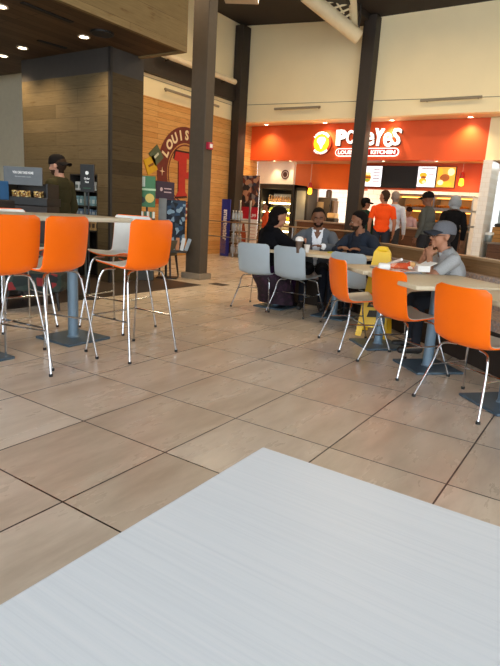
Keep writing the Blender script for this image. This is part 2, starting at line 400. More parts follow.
def put(o, rear, face, label=None, back=.25):
    """place a seat so its rear feet's midpoint is at rear and it faces along face"""
    f = Vector((face[0], face[1])).normalized(); c = Vector(rear)+f*back
    o.location = (c.x, c.y, 0); o.rotation_euler = (0, 0, math.atan2(-f.x, f.y))
    if label: o['label'] = label
    return o
GR_O = 'orange chairs along the bench'; GR_G = 'grey chairs at the far tables'; GR_S = 'bar stools around the high table'
oc = make_seat('orange_chair', '', 'chair', ORANGE, ORANGE_IN, group=GR_O)
put(oc, (-.765, 3.55), (.46, .888), 'orange plastic chair nearest the camera, right of the other two')
put(copy_tree(oc), (-1.445, 4.108), (.55, .836), 'orange plastic chair in front of the tray of food')
put(copy_tree(oc), (-2.12, 4.62), (.69, .72), 'orange plastic chair left of the yellow wet floor sign')
gc = make_seat('grey_chair', '', 'chair', GREYP, mat('grey chair inner plastic', '#b8b2a8', .45), group=GR_G)
put(gc, (-3.66, 5.56), (-.08, .99), 'grey plastic chair with the woman in black sitting in it')
put(copy_tree(gc), (-3.17, 5.575), (.06, 1), 'grey plastic chair between the woman in black and the orange chairs')
put(copy_tree(gc), (-2.40, 5.52), (.1, 1), 'grey plastic chair behind the yellow wet floor sign')
st = make_seat('bar_stool', '', 'stool', ORANGE, WHITEP, True, GR_S)
put(st, (-2.94, 3.115), (-1, 0), 'orange bar stool alone at the right end of the high table')
put(copy_tree(st), (-3.155, 2.515), (-.97, -.24), 'orange bar stool between the other two orange stools')
put(copy_tree(st), (-3.175, 2.085), (-.99, -.08), 'orange bar stool cut off by the left edge of the photo')
put(copy_tree(st), (-3.98, 3.92), (.12, -1), 'bar stool showing its white inner side at the end of the high table')
put(copy_tree(st), (-4.85, 3.03), (1, -.1), 'bar stool across the high table with only its white top showing')

# high table
HT = mat('pale beige laminate', '#d9ceb6', .45, 0, .04)
t = thing('bar_table', 'long high table with pale top among the orange bar stools', 'table', (-3.86, 2.4, 0))
MB().box(-.38, .38, -1.6, 1.0, 1.035, 1.072, .008).build('tabletop', HT, t, True)
for y in (.66, -.28):
    MB().box(-.225, .225, y-.225, y+.225, 0, .022, .006).build('base_plate', PLATE, t)
    MB().lathe([(.058, .02), (.045, .035), (.045, 1.04)], 22, M=Matrix.Translation((0, y, 0))).build('post', POSTM, t, True)

# two-seat tables along the bench
TT = mat('sand laminate', '#cdbd9f', .5, 0, .05, 30)
def cafe_table(label, c, base, w, d, rz, group):
    t = thing('cafe_table', label, 'table', (c[0], c[1], 0), rz, group)
    MB().box(-w/2, w/2, -d/2, d/2, .715, .75, .008).build('tabletop', TT, t, True)
    b = Vector((base[0]-c[0], base[1]-c[1], 0)); b.rotate(Euler((0, 0, -rz)))
    M0 = Matrix.Translation((b.x, b.y, 0))
    MB().box(-.21, .21, -.21, .21, 0, .02, .006, M=M0).build('base_plate', PLATE, t)
    MB().lathe([(.055, .018), (.042, .03), (.042, .716)], 20, M=M0).build('post', POSTM, t, True)
    return t
R45 = math.radians(-43)
cafe_table('sand coloured table behind the middle orange chair with the yellow sign at its end', (-1.73, 4.93), (-1.764, 4.97), .62, .78, R45, 'tables along the bench')
cafe_table('sand coloured table with the food tray where the man in the cap sits', (-1.13, 4.43), (-1.157, 4.52), .80, .86, R45, 'tables along the bench')
cafe_table('sand coloured table cut off by the right edge behind the nearest orange chair', (-.40, 3.98), (-.466, 3.95), .66, .80, R45, 'tables along the bench')
for x, l in ((-3.55, 'sand coloured table between the woman in black and the man in the blazer'), (-2.72, 'sand coloured table where the man in the dark hooded jacket sits')):
    cafe_table(l, (x, 6.0), (x, 6.0), .80, .70, 0, 'far tables by the bench')

# ------------------------------------------------------------------ banquette bench
BW = planks('walnut veneer', (0, 2), .3, 3, ['#8a6a4a', '#94734f', '#9a7a58'], .5, mortar=.0, dark='#5c432c')
CUSH = speckle('woven bench fabric', ['#b09483', '#c4ab98', '#a89084', '#bca595', '#a09694'], 55)
bt = thing('booth_bench', 'long upholstered bench with a wooden back behind the seated men', 'bench')
path = [(-3.85, 7.0), (-2.5, 6.98), (-1.31, 5.92), (.30, 4.42)]
def strip(path, o0, o1, z0, z1):
    """a band following the path between sideways offsets o0 and o1 (towards the diners)"""
    P = [Vector((*p, 0)) for p in path]; vs = []; fs = []
    for i, p in enumerate(P):
        d0 = (p-P[i-1]).normalized() if i else (P[1]-p).normalized(); d1 = (P[i+1]-p).normalized() if i < len(P)-1 else d0
        n0 = Vector((d0.y, -d0.x, 0)); n1 = Vector((d1.y, -d1.x, 0)); n = (n0+n1).normalized(); n = -n if n.y > 0 else n; n /= max(.5, n.dot(n0 if n0.y < 0 else -n0))
        for o, z in ((o0, z0), (o1, z0), (o1, z1), (o0, z1)): q = p+n*o; vs.append((q.x, q.y, z))
    for i in range(len(P)-1):
        for k in range(4): fs.append([i*4+k, i*4+(k+1) % 4, i*4+4+(k+1) % 4, i*4+4+k])
    fs += [[0, 1, 2, 3], [len(P)*4-4+k for k in range(4)][::-1]]
    return MB().add(vs, fs)
strip(path, 0, .05, 0, .86).build('back_panel', BW, bt)
strip(path, -.03, .08, .86, .885).build('top_cap', mat('light walnut cap', '#a98a66', .4), bt)
strip(path, .05, .14, .44, .73).build('backrest_cushion', CUSH, bt)
strip(path, .05, .50, .36, .45).build('seat_cushion', CUSH, bt)
strip(path, .05, .46, .0, .36).build('seat_box', mat('dark bench base', '#2d231c', .7), bt)

# ------------------------------------------------------------------ queue rail
q = thing('queue_railing', 'low glass railing with steel posts in front of the restaurant queue', 'railing', (-6, 11.37, 0))
MB().box(-4.0, 1.25, -.03, .03, .865, .895, .008).build('top_rail', mat('bronze rail', '#9c8468', .35, .6), q)
MB().tube([(-3.0, 0, .5), (1.2, 0, .5)], .012, 8).build('lower_rail', STEEL, q)
for x in (-3.9, -2.1, -.4, 1.2):
    MB().tube([(x, 0, 0), (x, 0, .87)], .022, 10).build('post', STEEL, q, True)
for x0 in (-3.9, -2.1, -.4): MB().box(x0+.03, x0+1.57, -.004, .004, .08, .84).build('glass_panel', glass('clear glass'), q)
#PART2
# ------------------------------------------------------------------ people
SKIN = {}
def skin(col):
    if col not in SKIN: SKIN[col] = mat('skin '+col, col, .55, 0, .05, 40, .35)
    return SKIN[col]
def V(*a): return Vector(a)
class Body:
    """a figure as overlapping rounded limbs fused by a voxel remesh into one continuous skin"""
    def __init__(s): s.pr = []
    def cone(s, a, b, r1, r2, reg): s.pr.append(('c', Vector(a), Vector(b), r1, r2, reg))
    def ell(s, c, r, M, reg): s.pr.append(('e', Vector(c), Vector(r), M.copy() if M else Matrix.Identity(4), None, reg))
    def mesh(s, voxel, smooth=5):
        mb = MB()
        for k, a, b, c, d, reg in s.pr:
            if k == 'c':
                ax = b-a; L = ax.length; Z = ax.normalized(); X = Z.orthogonal().normalized(); Y = Z.cross(X)
                M = Matrix((X, Y, Z)).transposed().to_4x4(); M.translation = a
                prof = [(c*math.cos(t), c*math.sin(t)) for t in [(-.5+.5*i/5)*PI*.98 for i in range(6)]]+[(d*math.cos(t), L+d*math.sin(t)) for t in [(.5*i/5)*PI*.98 for i in range(6)]]
                mb.lathe(prof, 14, M=M)
            else: mb.ell(a, b, 16, M=c)
        o = mb.build('tmp', BLACK)
        md = o.modifiers.new('r', 'REMESH'); md.mode = 'VOXEL'; md.voxel_size = voxel
        sm = o.modifiers.new('s', 'SMOOTH'); sm.factor = .5; sm.iterations = smooth
        bpy.context.view_layer.update(); dg = bpy.context.evaluated_depsgraph_get()
        me = bpy.data.meshes.new_from_object(o.evaluated_get(dg)); bpy.data.objects.remove(o)
        me.materials.clear(); n = len(me.vertices)
        co = np.empty(n*3); me.vertices.foreach_get('co', co); co = co.reshape(-1, 3)
        best = np.full(n, 1e9); reg = np.zeros(n, int); names = sorted({p[5] for p in s.pr})
        for k, a, b, c, d, rg in s.pr:
            if k == 'c':
                A, B = np.array(a), np.array(b); ab = B-A; t = np.clip(((co-A)@ab)/(ab@ab), 0, 1)
                dist = np.linalg.norm(co-A-t[:, None]*ab, axis=1)-(c+(d-c)*t)
            else:
                Mi = np.array(c.inverted()); q = co@Mi[:3, :3].T+Mi[:3, 3]; q = (q-np.array(a))/np.array(b)
                dist = (np.linalg.norm(q, axis=1)-1)*min(b)
            w = dist < best; best[w] = dist[w]; reg[w] = names.index(rg)
        s.me, s.co, s.names = me, co, names
        s.reg = np.array([names[i] for i in reg]); return me
    def normals(s):
        n = np.empty(len(s.me.vertices)*3); s.me.vertices.foreach_get('normal', n); return n.reshape(-1, 3)
    def shell(s, name, mask, off, m, parent, thick=.006):
        """cloth or hair: the masked skin lifted along its normals, closed to a thin solid"""
        nor = s.normals(); idx = -np.ones(len(mask), int); ids = np.nonzero(mask)[0]; 
        fs = [tuple(p.vertices) for p in s.me.polygons if all(mask[v] for v in p.vertices)]
        used = sorted({v for f in fs for v in f}); 
        if not fs: return None
        for i, v in enumerate(used): idx[v] = i
        n = len(used); offv = off if isinstance(off, np.ndarray) else np.full(len(mask), off)
        out = [tuple(s.co[v]+nor[v]*offv[v]) for v in used]; inn = [tuple(s.co[v]+nor[v]*(offv[v]-thick)) for v in used]
        F = [tuple(idx[v] for v in f) for f in fs]; ed = {}
        for f in F:
            for i in range(len(f)):
                a, b = f[i], f[(i+1) % len(f)]; ed[(a, b)] = 1
        rim = [(b, a, a+n, b+n) for (a, b) in ed if (b, a) not in ed]
        me = bpy.data.meshes.new(name); me.from_pydata(out+inn, [], F+[tuple(i+n for i in reversed(f)) for f in F]+rim)
        me.materials.append(m); me.polygons.foreach_set('use_smooth', [True]*len(me.polygons))
        o = bpy.data.objects.new(name, me); COL.objects.link(o); o.parent = parent; return o

def ik(a, tgt, l1, l2, pole):
    d = tgt-a; L = min(d.length, (l1+l2)*.998); D = d.normalized(); x = (l1*l1-l2*l2+L*L)/(2*L); h = math.sqrt(max(0, l1*l1-x*x))
    p = pole-D*pole.dot(D); p.normalize(); return a+D*x+p*h, a+D*L
def hand(B, w, direc, palm, s, curl, side, reg):
    """palm, four fingers of unequal length with two bends, and a thumb from the side of the palm"""
    X = direc.normalized(); N = (palm-X*palm.dot(X)).normalized(); S = X.cross(N)*side        # S points to the thumb side
    M = Matrix((X, S, N)).transposed().to_4x4(); M.translation = w+X*.045*s
    B.ell((0, 0, 0), (.052*s, .040*s, .016*s), M, reg)
    k = w+X*.088*s
    for i, ln in enumerate((.072, .080, .074, .058)):
        a = k+S*(.030-.020*i)*s-X*.004*abs(i-1)*s; dr = (X+S*(.10-.07*i)); q = a; ang = 0
        for j, f in enumerate((.42, .33, .25)):
            ang += curl*(.5 if j == 0 else .75); dd = (dr*math.cos(ang)+N*math.sin(ang)).normalized(); e = q+dd*ln*f*s
            B.cone(q, e, (.0092-.0008*j)*s, (.0086-.0008*j)*s, reg); q = e
    a = w+X*.028*s+S*.030*s; b = a+(X*.6+S*.65+N*.25).normalized()*.038*s; c = b+(X*.85+S*.15+N*(.3+.3*curl)).normalized()*.032*s
    B.cone(a, b, .0115*s, .0105*s, reg); B.cone(b, c, .0105*s, .009*s, reg)

def person(label, loc, face, H=1.75, sit=None, lean=0., side_lean=0., twist=0., head=(0, 0, 0), hands=None, skin_col='#8a5a3c', female=False,
           hair=None, top=None, jacket=None, trousers='#23242a', shoes='#1c1a19', sleeves='long', cap=None, beard=None, glasses=False, hood=None, voxel=.009,
           stout=1.0, vneck=False, longhair=False, skirt=None, feet=None, group=None):
    s = H/1.75; B = Body(); root = thing('person', label, 'person', loc, math.atan2(-face[0], face[1]), group)
    pel = V(0, 0, (sit+.10*s) if sit else .95*s)
    R = Euler((-lean, side_lean, twist), 'YXZ').to_matrix() if True else None
    def T(x, y, z): return pel+R @ V(x, y, z)*s                # torso frame (origin pelvis)
    RM = R.to_4x4()
    def TM(c): M = RM.copy(); M.translation = pel; return M
    M = TM(0); sw = .168 if female else .187; g = stout
    def te(c, r, reg): B.ell(V(*c)*s, V(*r)*s, M, reg)
    te((0, -.005, .0), (.165*g, .118*g, .115), 'pelvis'); te((0, .008, .13), (.150*g, .112*g, .14), 'torso')
    te((0, .0, .29), (.163*g, .112*g, .17), 'torso'); te((0, -.012, .40), (.172, .095, .11), 'torso')
    if female: te((.07, .085, .30), (.06, .05, .06), 'torso'); te((-.07, .085, .30), (.06, .05, .06), 'torso')
    nb = T(0, -.012, .475); B.cone(T(.13, -.01, .425), T(0, -.02, .49), .055*s, .055*s, 'torso'); B.cone(T(-.13, -.01, .425), T(0, -.02, .49), .055*s, .055*s, 'torso')
    # head
    ho = T(0, .016, .562); HR = R.copy() if False else Euler((lean*-.25, 0, twist)).to_matrix()
    HR = HR @ Euler((0, 0, head[0])).to_matrix() @ Euler((head[1], head[2], 0)).to_matrix(); HM = HR.to_4x4(); HM.translation = ho
    B.cone(nb-V(0, 0, .03*s), HM @ (V(0, -.012, .03)*s), .064*s, .057*s, 'neck')
    k = 1.10
    def he(c, r, reg='head'): B.ell(V(*c)*s*k, V(*r)*s*k, HM, reg)
    he((0, -.008, .118), (.076, .097, .098)); he((0, .026, .058), (.060, .064, .075)); he((0, .062, .008), (.026, .024, .022))
    he((0, .078, .108), (.048, .018, .013)); he((.036, .066, .06), (.024, .022, .022)); he((-.036, .066, .06), (.024, .022, .022))
    he((.079, -.008, .082), (.010, .021, .034)); he((-.079, -.008, .082), (.010, .021, .034))
    B.cone(HM @ (V(0, .086, .094)*s*k), HM @ (V(0, .108, .062)*s*k), .009*s, .0145*s, 'head'); he((0, .086, .028), (.024, .010, .010))
    # arms
    wr = {}
    for i, sd in enumerate((-1, 1)):
        sh = T(sd*sw, -.01, .415); tgt, pole, hd, palm, curl = (hands[i] if hands else (None,)*5)
        if tgt is None: tgt = pel+V(sd*.25, .06, -.10)*s if not sit else pel+V(sd*.16, .30, .10)*s; pole = V(sd*.6, -1, -.3); hd = None; palm = V(-sd, 0, 0) if not sit else V(0, 0, -1); curl = .4
        if tgt[0] == 'head':
            tgt = HM @ (V(*tgt[1:])*s); hd = HR @ V(*hd); palm = HR @ V(*palm)
        el, w = ik(sh, V(*tgt), .29*s, .255*s, V(*pole))
        B.cone(sh, el, .056*s*(.9 if female else 1), .043*s, 'uarm'); B.cone(el, w, .043*s, .029*s, 'farm')
        d = V(*hd) if hd else (w-el); hand(B, w, d, V(*palm), s, curl, sd, 'hand'); wr[sd] = (el, w)
    # legs
    for i, sd in enumerate((-1, 1)):
        hp = pel+V(sd*.088, 0, -.03)*s
        if sit:
            f = feet[i] if feet else (sd*.13, .40, .0)
            kn = V(sd*.13*s, .42*s, sit+.055*s); an = V(f[0], f[1]-.05*s, .085*s) if feet else V(sd*.13*s, .40*s, .085*s)
        else:
            st_ = feet[i] if feet else (sd*.10, 0., 0.)
            an = V(st_[0], st_[1], .085*s); kn = (hp+an)/2+V(sd*.01, .03, .02)*s
        B.cone(hp, kn, .088*s*g, .058*s, 'thigh'); B.cone(kn, an, .056*s, .037*s, 'calf')
        B.cone(an+V(0, -.03, -.042)*s, an+V(sd*.02, .15, -.055)*s, .040*s, .030*s, 'foot'); B.cone(an, an+V(0, .01, -.04)*s, .040*s, .042*s, 'foot')
    me = B.mesh(voxel); me.materials.append(skin(skin_col)); me.polygons.foreach_set('use_smooth', [True]*len(me.polygons))
    body = bpy.data.objects.new('body', me); COL.objects.link(body); body.parent = root
    co, reg = B.co, B.reg
    Mi = np.array(HM.inverted()); hl = (co@Mi[:3, :3].T+Mi[:3, 3])/(s*k)                      # head-local
    Ti = np.array(M.inverted()); tl = (co@Ti[:3, :3].T+Ti[:3, 3])/s                            # torso-local
    is_ = lambda *r: np.isin(reg, r)
    def low(z): return is_('pelvis')
    neckfree = ~((tl[:, 2] > .485) & (np.abs(tl[:, 0]) < .10))
    # clothes
    tm = is_('pelvis', 'thigh', 'calf')
    if skirt:
        rings = [(.50, .02, .20, .17), (.44, .12, .25, .28), (.30, .20, .27, .25), (.16, .24, .29, .23), (.07, .25, .30, .22)]; vs = []; fs = []; n = 36
        for lay in (1.0, .96):
            for z, y, rx, ry in rings: vs += [V(rx*lay*math.cos(2*PI*i/n)*(1+.05*math.sin(9*2*PI*i/n)*(.5-z)*2), y+ry*lay*math.sin(2*PI*i/n)*(1+.05*math.sin(9*2*PI*i/n)*(.5-z)*2), z)*s for i in range(n)]
        R5 = len(rings)
        for lay in (0, 1):
            for a in range(R5-1): fs += [[(lay*R5+a)*n+i, (lay*R5+a)*n+(i+1) % n, (lay*R5+a+1)*n+(i+1) % n, (lay*R5+a+1)*n+i] for i in range(n)]
        for a in (0, R5-1): fs += [[a*n+i, a*n+(i+1) % n, (R5+a)*n+(i+1) % n, (R5+a)*n+i] for i in range(n)]
        MB().add(vs, fs).build('skirt', speckle('plum check', ['#2a1224', '#1c0c19', '#34182c', '#22101e'], 30), root, True)
    B.shell('trousers', tm & ~(is_('calf') & (co[:, 2] < .07*s)), .008, cloth('trousers '+trousers, trousers), root)
    for sd in (-1, 1):
        B.shell('shoe', is_('foot') & (co[:, 0]*sd > 0), .007, mat('shoe '+shoes, shoes, .5), root)
    upper = is_('torso') | (is_('pelvis') & (tl[:, 2] > -.06))
    if sleeves == 'long': upper |= is_('uarm', 'farm')
    else:
        up = is_('uarm')
        for sd in (-1, 1):
            el = np.array(wr[sd][0]); up &= ~(np.linalg.norm(co-el, axis=1) < .085*s)
        upper |= up
    upper |= is_('neck') & (tl[:, 2] < .47)
    um = upper & neckfree
    if top:
        mm = um.copy()
        if vneck: mm &= ~((tl[:, 1] > .0) & (np.abs(tl[:, 0]) < .038*np.clip((tl[:, 2]-.39)/.08, 0, 1.0)))
        B.shell('shirt', mm, .012 if not jacket else .011, cloth('shirt '+top, top), root)
        # collar
        B.shell('collar', (is_('neck', 'torso')) & (tl[:, 2] > .475) & (tl[:, 2] < .515) & ~((tl[:, 1] > .03) & (np.abs(tl[:, 0]) < .02)), .014, cloth('shirt '+top, top), root)
    if jacket:
        jm = (is_('torso', 'uarm', 'farm') | (is_('pelvis')) | (is_('neck') & (tl[:, 2] < .49))) & ~((tl[:, 2] > .505) & (np.abs(tl[:, 0]) < .09))
        jm &= ~((tl[:, 1] > .0) & (np.abs(tl[:, 0]) < .02+.045*np.clip((tl[:, 2]-.12)/.30, 0, 1.0)) & (tl[:, 2] > .03))
        jm &= ~(is_('farm') & np.min([np.linalg.norm(co-np.array(wr[sd][1]), axis=1) for sd in (-1, 1)], axis=0).__lt__(.035*s)) if vneck else np.ones(len(jm), bool)
        B.shell('jacket', jm, .024, cloth('jacket '+jacket, jacket), root, .012)
    if hood:
        # a hood pulled up over the head, or lying on the back
        if hood[0] == 'up':
            B.shell('hood', (is_('head', 'neck')) & ~((hl[:, 1] > .045) & (hl[:, 2] < .17)) & (tl[:, 2] > .45), .034+.02*np.clip((.1-hl[:, 1])*6, 0, 1), cloth('hood '+hood[1], hood[1]), root, .01)
        else:
            hb = MB().ell((0, -.085, .47), (.11, .05, .075), 16); ho_ = hb.build('hood', cloth('hood '+hood[1], hood[1]), root, True); ho_.data.transform(M @ Matrix.Scale(s, 4))
    # hair
    if hair:
        z0 = .115
        hm = is_('head') & ((hl[:, 2] > .168-.7*np.clip(-hl[:, 1]+.055, 0, .10)) | ((hl[:, 1] < -.02) & (hl[:, 2] > .02)) | ((hl[:, 2] > .18))) & ~((np.abs(hl[:, 0]) > .072) & (hl[:, 2] < .10) & (hl[:, 1] > -.03))
        hm |= is_('neck') & (hl[:, 1] < -.03) & (hl[:, 2] > .0)
        B.shell('hair', hm, .009 if not longhair else .022, mat('hair '+hair, hair, .8, 0, .25, 120, .08), root, .01)
        if longhair:
            lb = MB(); lb.ell((0, -.045, .06), (.086, .085, .13), 18).ell((0, -.07, -.06), (.085, .055, .13), 18).ell((.0, -.10, .10), (.05, .05, .06), 16)
            o = lb.build('hair_fall', mat('hair '+hair, hair), root, True); o.data.transform(HM @ Matrix.Scale(s, 4))
    if beard: B.shell('beard', is_('head') & (hl[:, 2] < .045) & (hl[:, 1] > .0) & ~((np.abs(hl[:, 0]) < .02) & (hl[:, 2] > .018) & (hl[:, 2] < .036)) & (hl[:, 2] > -.03), .004, mat('beard '+beard, beard, .9, 0, .3, 150, .08), root, .003)
    HS = HM @ Matrix.Scale(s*k, 4)
    for nm, mm, pts in (('eye', mat('shaded eye white', '#a89e94', .5, 0, .03, 12, .2), [((sd*.031, .0825, .088), (.0105, .008, .0055)) for sd in (-1, 1)]),):  # eye white darkened, brow shade put into its colour
        for c, r in pts:
            e = MB().ell(c, r, 10).build(nm, mm, root, True); e.data.transform(HS)
            p = MB().ell((c[0], c[1]+.0065, c[2]), (.006, .0035, .0055), 8).build('iris', mat('iris', '#1d130d', .2), e, True); p.data.transform(HS)
    if not female:
        for sd in (-1, 1):
            o = MB().tube([(sd*.048, .083, .104), (sd*.033, .095, .110), (sd*.015, .096, .106)], .0045, 6, smooth=3).build('eyebrow', mat('brow', '#1d1510', .8), root, True); o.data.transform(HS)
    o = MB().ell((0, .094, .029), (.022, .006, .0055), 12).build('mouth', mat('lips', '#7d4a40', .5), root, True); o.data.transform(HS)
    if glasses:
        gb = MB()
        for sd in (-1, 1):
            gb.ring(.022, .0185, -.002, .002, 20, M=Matrix.Translation((sd*.031, .101, .088)) @ Matrix.Rotation(PI/2, 4, 'X')); gb.tube([(sd*.053, .098, .09), (sd*.084, .0, .094)], .0025, 6)
        gb.tube([(-.01, .103, .091), (.01, .103, .091)], .0025, 6); o = gb.build('glasses', mat('glasses frame', '#1a1412', .3), root); o.data.transform(HS)
    if cap:
        col, flip = cap[0], (-1 if len(cap) > 1 and cap[1] == 'back' else 1)
        cm = cloth('cap '+col, col)
        cb = MB(); vs = []; fs = []; n = 24
        prof = [(.98, .112), (1.0, .135), (.96, .168), (.83, .198), (.60, .217), (.30, .227), (.02, .230)]
        for r, z in prof: vs += [V(.086*r*math.cos(2*PI*i/n), -.006+.108*r*math.sin(2*PI*i/n), z) for i in range(n)]
        for r, z in reversed(prof): vs += [V(.080*r*math.cos(2*PI*i/n), -.006+.103*r*math.sin(2*PI*i/n), z-.006) for i in range(n)]
        for a in range(2*len(prof)-1): fs += [[a*n+i, a*n+(i+1) % n, (a+1)*n+(i+1) % n, (a+1)*n+i] for i in range(n)]
        a = 2*len(prof)-1; fs += [[a*n+i, a*n+(i+1) % n, (i+1) % n, i] for i in range(n)]
        c = cb.add(vs, fs).build('cap', cm, root, True); c.data.transform(HS @ Matrix.Rotation(PI if flip < 0 else 0, 4, 'Z'))
        vs = []; fs = []; nn = 12
        for lay in (0, .006):
            for j in range(5):
                for i in range(nn+1):
                    u = -1+2*i/nn; x = .078*u; y0 = .100*math.sqrt(max(0, 1-(x/.084)**2))-.008; y1 = .092+.088*math.sqrt(max(0, 1-u*u*.96)); f = j/4
                    y = y0+(max(y1, y0+.004)-y0)*f; vs.append(V(x, y, .128-.022*f-.028*u*u*(.4+.6*f)+.012-lay))
        W = nn+1
        for j in range(4):
            for i in range(nn): q0 = j*W+i; fs += [[q0, q0+1, q0+W+1, q0+W], [5*W+q0, 5*W+q0+W, 5*W+q0+W+1, 5*W+q0+1]]
        for i in range(nn):
            for j in (0, 4): q0 = j*W+i; fs.append([q0, q0+1, 5*W+q0+1, 5*W+q0])
        for j in range(4):
            for i in (0, nn): q0 = j*W+i; fs.append([q0, q0+W, 5*W+q0+W, 5*W+q0])
        br = MB().add(vs, fs).build('brim', cloth('cap '+(cap[2] if len(cap) > 2 else col), cap[2] if len(cap) > 2 else col), c, True); br.data.transform(HS @ Matrix.Rotation(PI if flip < 0 else 0, 4, 'Z'))
    root['_head'] = 0; del root['_head']
    return root, HM, wr

# seated diners -------------------------------------------------------------
def to_local(loc, face, p):
    a = math.atan2(-face[0], face[1]); q = Vector(p)-Vector(loc); q.rotate(Euler((0, 0, -a))); return q
def H_(loc, face, p, pole, hd, palm, curl):
    L = lambda v: to_local((0, 0, 0), face, v)
    return (tuple(to_local(loc, face, p)), tuple(pole), tuple(L(hd)) if hd else None, tuple(L(palm)), curl)

# man in the blazer, facing the camera
loc = (-3.33, 6.60, 0); fc = (.42, -.90)
person('man in blue grey blazer and open white shirt facing the camera', loc, fc, 1.68, sit=.43, lean=.14, stout=1.14, head=(.05, -.06, .05), skin_col='#7a5038', hair='#17120f', beard='#2a1d16',
       top='#e8eaf0', jacket='#5b6067', vneck=True, trousers='#1d1f26', voxel=.008,
       hands=[H_(loc, fc, (-3.08, 6.27, .81), (-1, -.3, -.5), (-.8, -.25, .10), (0, 0, -1), .45), H_(loc, fc, (-3.38, 6.24, .80), (1, -.3, -.6), (.8, -.2, .0), (0, 0, -1), .45)])
# dark haired woman in black, back to the camera
loc = (-3.62, 5.80, 0); fc = (.28, .96)
person('woman with dark hair, black coat and plum skirt sitting with her back to the camera', loc, fc, 1.60, sit=.45, lean=.16, side_lean=.08, head=(-.42, -.30, 0), skin_col='#a9755a', female=True, hair='#120d0c', longhair=True, stout=1.06,
       top='#0e0e11', jacket='#111114', hood=('down', '#0d0d10'), trousers='#2a1730', skirt='plum', voxel=.009,
       hands=[H_(loc, fc, (-3.62, 6.12, .80), (-1, -.2, -.6), (.3, .6, 0), (0, 0, -1), .5), H_(loc, fc, (-3.27, 6.05, .84), (1, -.5, -.6), (.2, .8, .25), (-.8, .2, 0), .8)])
# man in the dark hooded jacket
loc = (-2.70, 6.62, 0); fc = (-.25, -.97)
person('man in dark navy hooded jacket looking left behind a grey chair', loc, fc, 1.66, sit=.43, lean=.14, head=(-.85, -.12, 0), skin_col='#8b5d43', hair='#15110f', beard='#3a2a20', stout=1.05,
       top='#2b2e36', jacket='#2a303b', hood=('down', '#272c36'), trousers='#22252b', voxel=.008,
       hands=[H_(loc, fc, (-2.58, 6.30, .81), (-1, -.3, -.5), (-.8, -.3, .12), (0, .2, -1), .6), H_(loc, fc, (-2.86, 6.28, .81), (1, -.3, -.6), (.7, -.3, .15), (0, .2, -1), .6)])
# man in the cap with his hands at his mouth
loc = (-1.135, 5.225, 0); fc = (-.86, -.50)
person('man in blue grey cap and grey short sleeved shirt eating with both hands', loc, fc, 1.60, sit=.43, lean=.42, head=(.12, .16, 0), skin_col='#a8765a', hair='#2b2421', cap=('#68686c', 'front', '#303238'), glasses=True, stout=1.12,
       top='#a3a3a2', sleeves='short', trousers='#2a2d33', voxel=.008,
       hands=[(('head', -.075, .125, -.115), (-.8, .25, -1), (.35, .05, .9), (.75, -.6, 0), 1.15), (('head', .075, .125, -.125), (.8, .25, -1), (-.35, .05, .9), (-.75, -.6, 0), 1.15)])
# queue ----------------------------------------------------------------------
def q(u, v, d):                                                   # head top seen at (u, v), distance d -> ground point and height
    p = PD(u, v, d); return (p.x, p.y, 0), p.z
Q = [(385.5, 190, 11.6, (-.35, .94), 'man in bright orange t-shirt standing in the queue with his back turned', dict(top='#e8501c', sleeves='short', hair='#3a2a20', skin_col='#a06b50', head=(.95, 0, 0), trousers='#2c2f38')),
     (396, 191, 12.25, (-.1, 1), 'man in pale blue white shirt in the queue right of the orange t-shirt', dict(top='#c3cede', hair='#8c8078', skin_col='#b78a70', head=(.3, 0, 0), trousers='#3a3c40')),
     (366, 198, 12.25, (.2, 1), 'person in dark green top and black cap left of the orange t-shirt', dict(top='#1f3a30', cap=('#141414',), hair='#15110f', skin_col='#8d6048', head=(-.6, 0, 0), trousers='#1e1f22')),
     (430, 192, 11.2, (-.95, .12), 'man in black cap and grey green shirt standing in profile facing left', dict(top='#4b4d4a', cap=('#161617',), skin_col='#6e4936', head=(.25, -.1, 0), trousers='#2b2b2e', stout=1.3)),
     (456, 197, 11.9, (-.25, .95), 'person in black coat with grey hood pulled up at the right of the queue', dict(top='#121214', jacket='#131315', cap=('#141414',), hood=('up', '#8a929a'), skin_col='#74503c', head=(.3, -.1, 0), trousers='#18181a', hair='#111111')),
     (410, 207, 14.5, (-.2, -1), 'pale shirted worker behind the restaurant counter', dict(top='#b9a3ad', cap=('#2a2020',), skin_col='#a2745a', trousers='#222222')),
     (267.5, 202, 13.1, (-.84, -.54), 'short person in orange red striped top in front of the drinks cooler', dict(top='#c9512c', hair='#120e0d', skin_col='#8d5f47', trousers='#24252b', female=True))]
for u, v, d, f, lab, kw in Q:
    lc, h = q(u, v, d); person(lab, lc, f, h, voxel=.012, **kw)
# man at the coffee counter
lc, h = q(59, 155, 7.2)
person('man in olive green jacket and black cap standing at the coffee shop counter', lc, (-.86, -.28), h, head=(.05, -.05, 0), skin_col='#c08f78', hair='#33261d', beard='#4a3628', cap=('#191717', 'back', '#191717'),
       top='#4a4430', jacket='#3b3826', trousers='#2a2824', voxel=.009)
# ------------------------------------------------------------------ restaurant front
RED = mat('deep red', '#8e1f1b', .6, 0, .08)
CREAM = mat('cream paint', '#ecd9b0', .7, 0, .03)
SIGNW = glow('lit white sign face', '#fff6ec', 1.15)
SIGNY = glow('lit yellow sign face', '#f6d21c', .95)
SIGNR = mat('sign red', '#c8281c', .4)
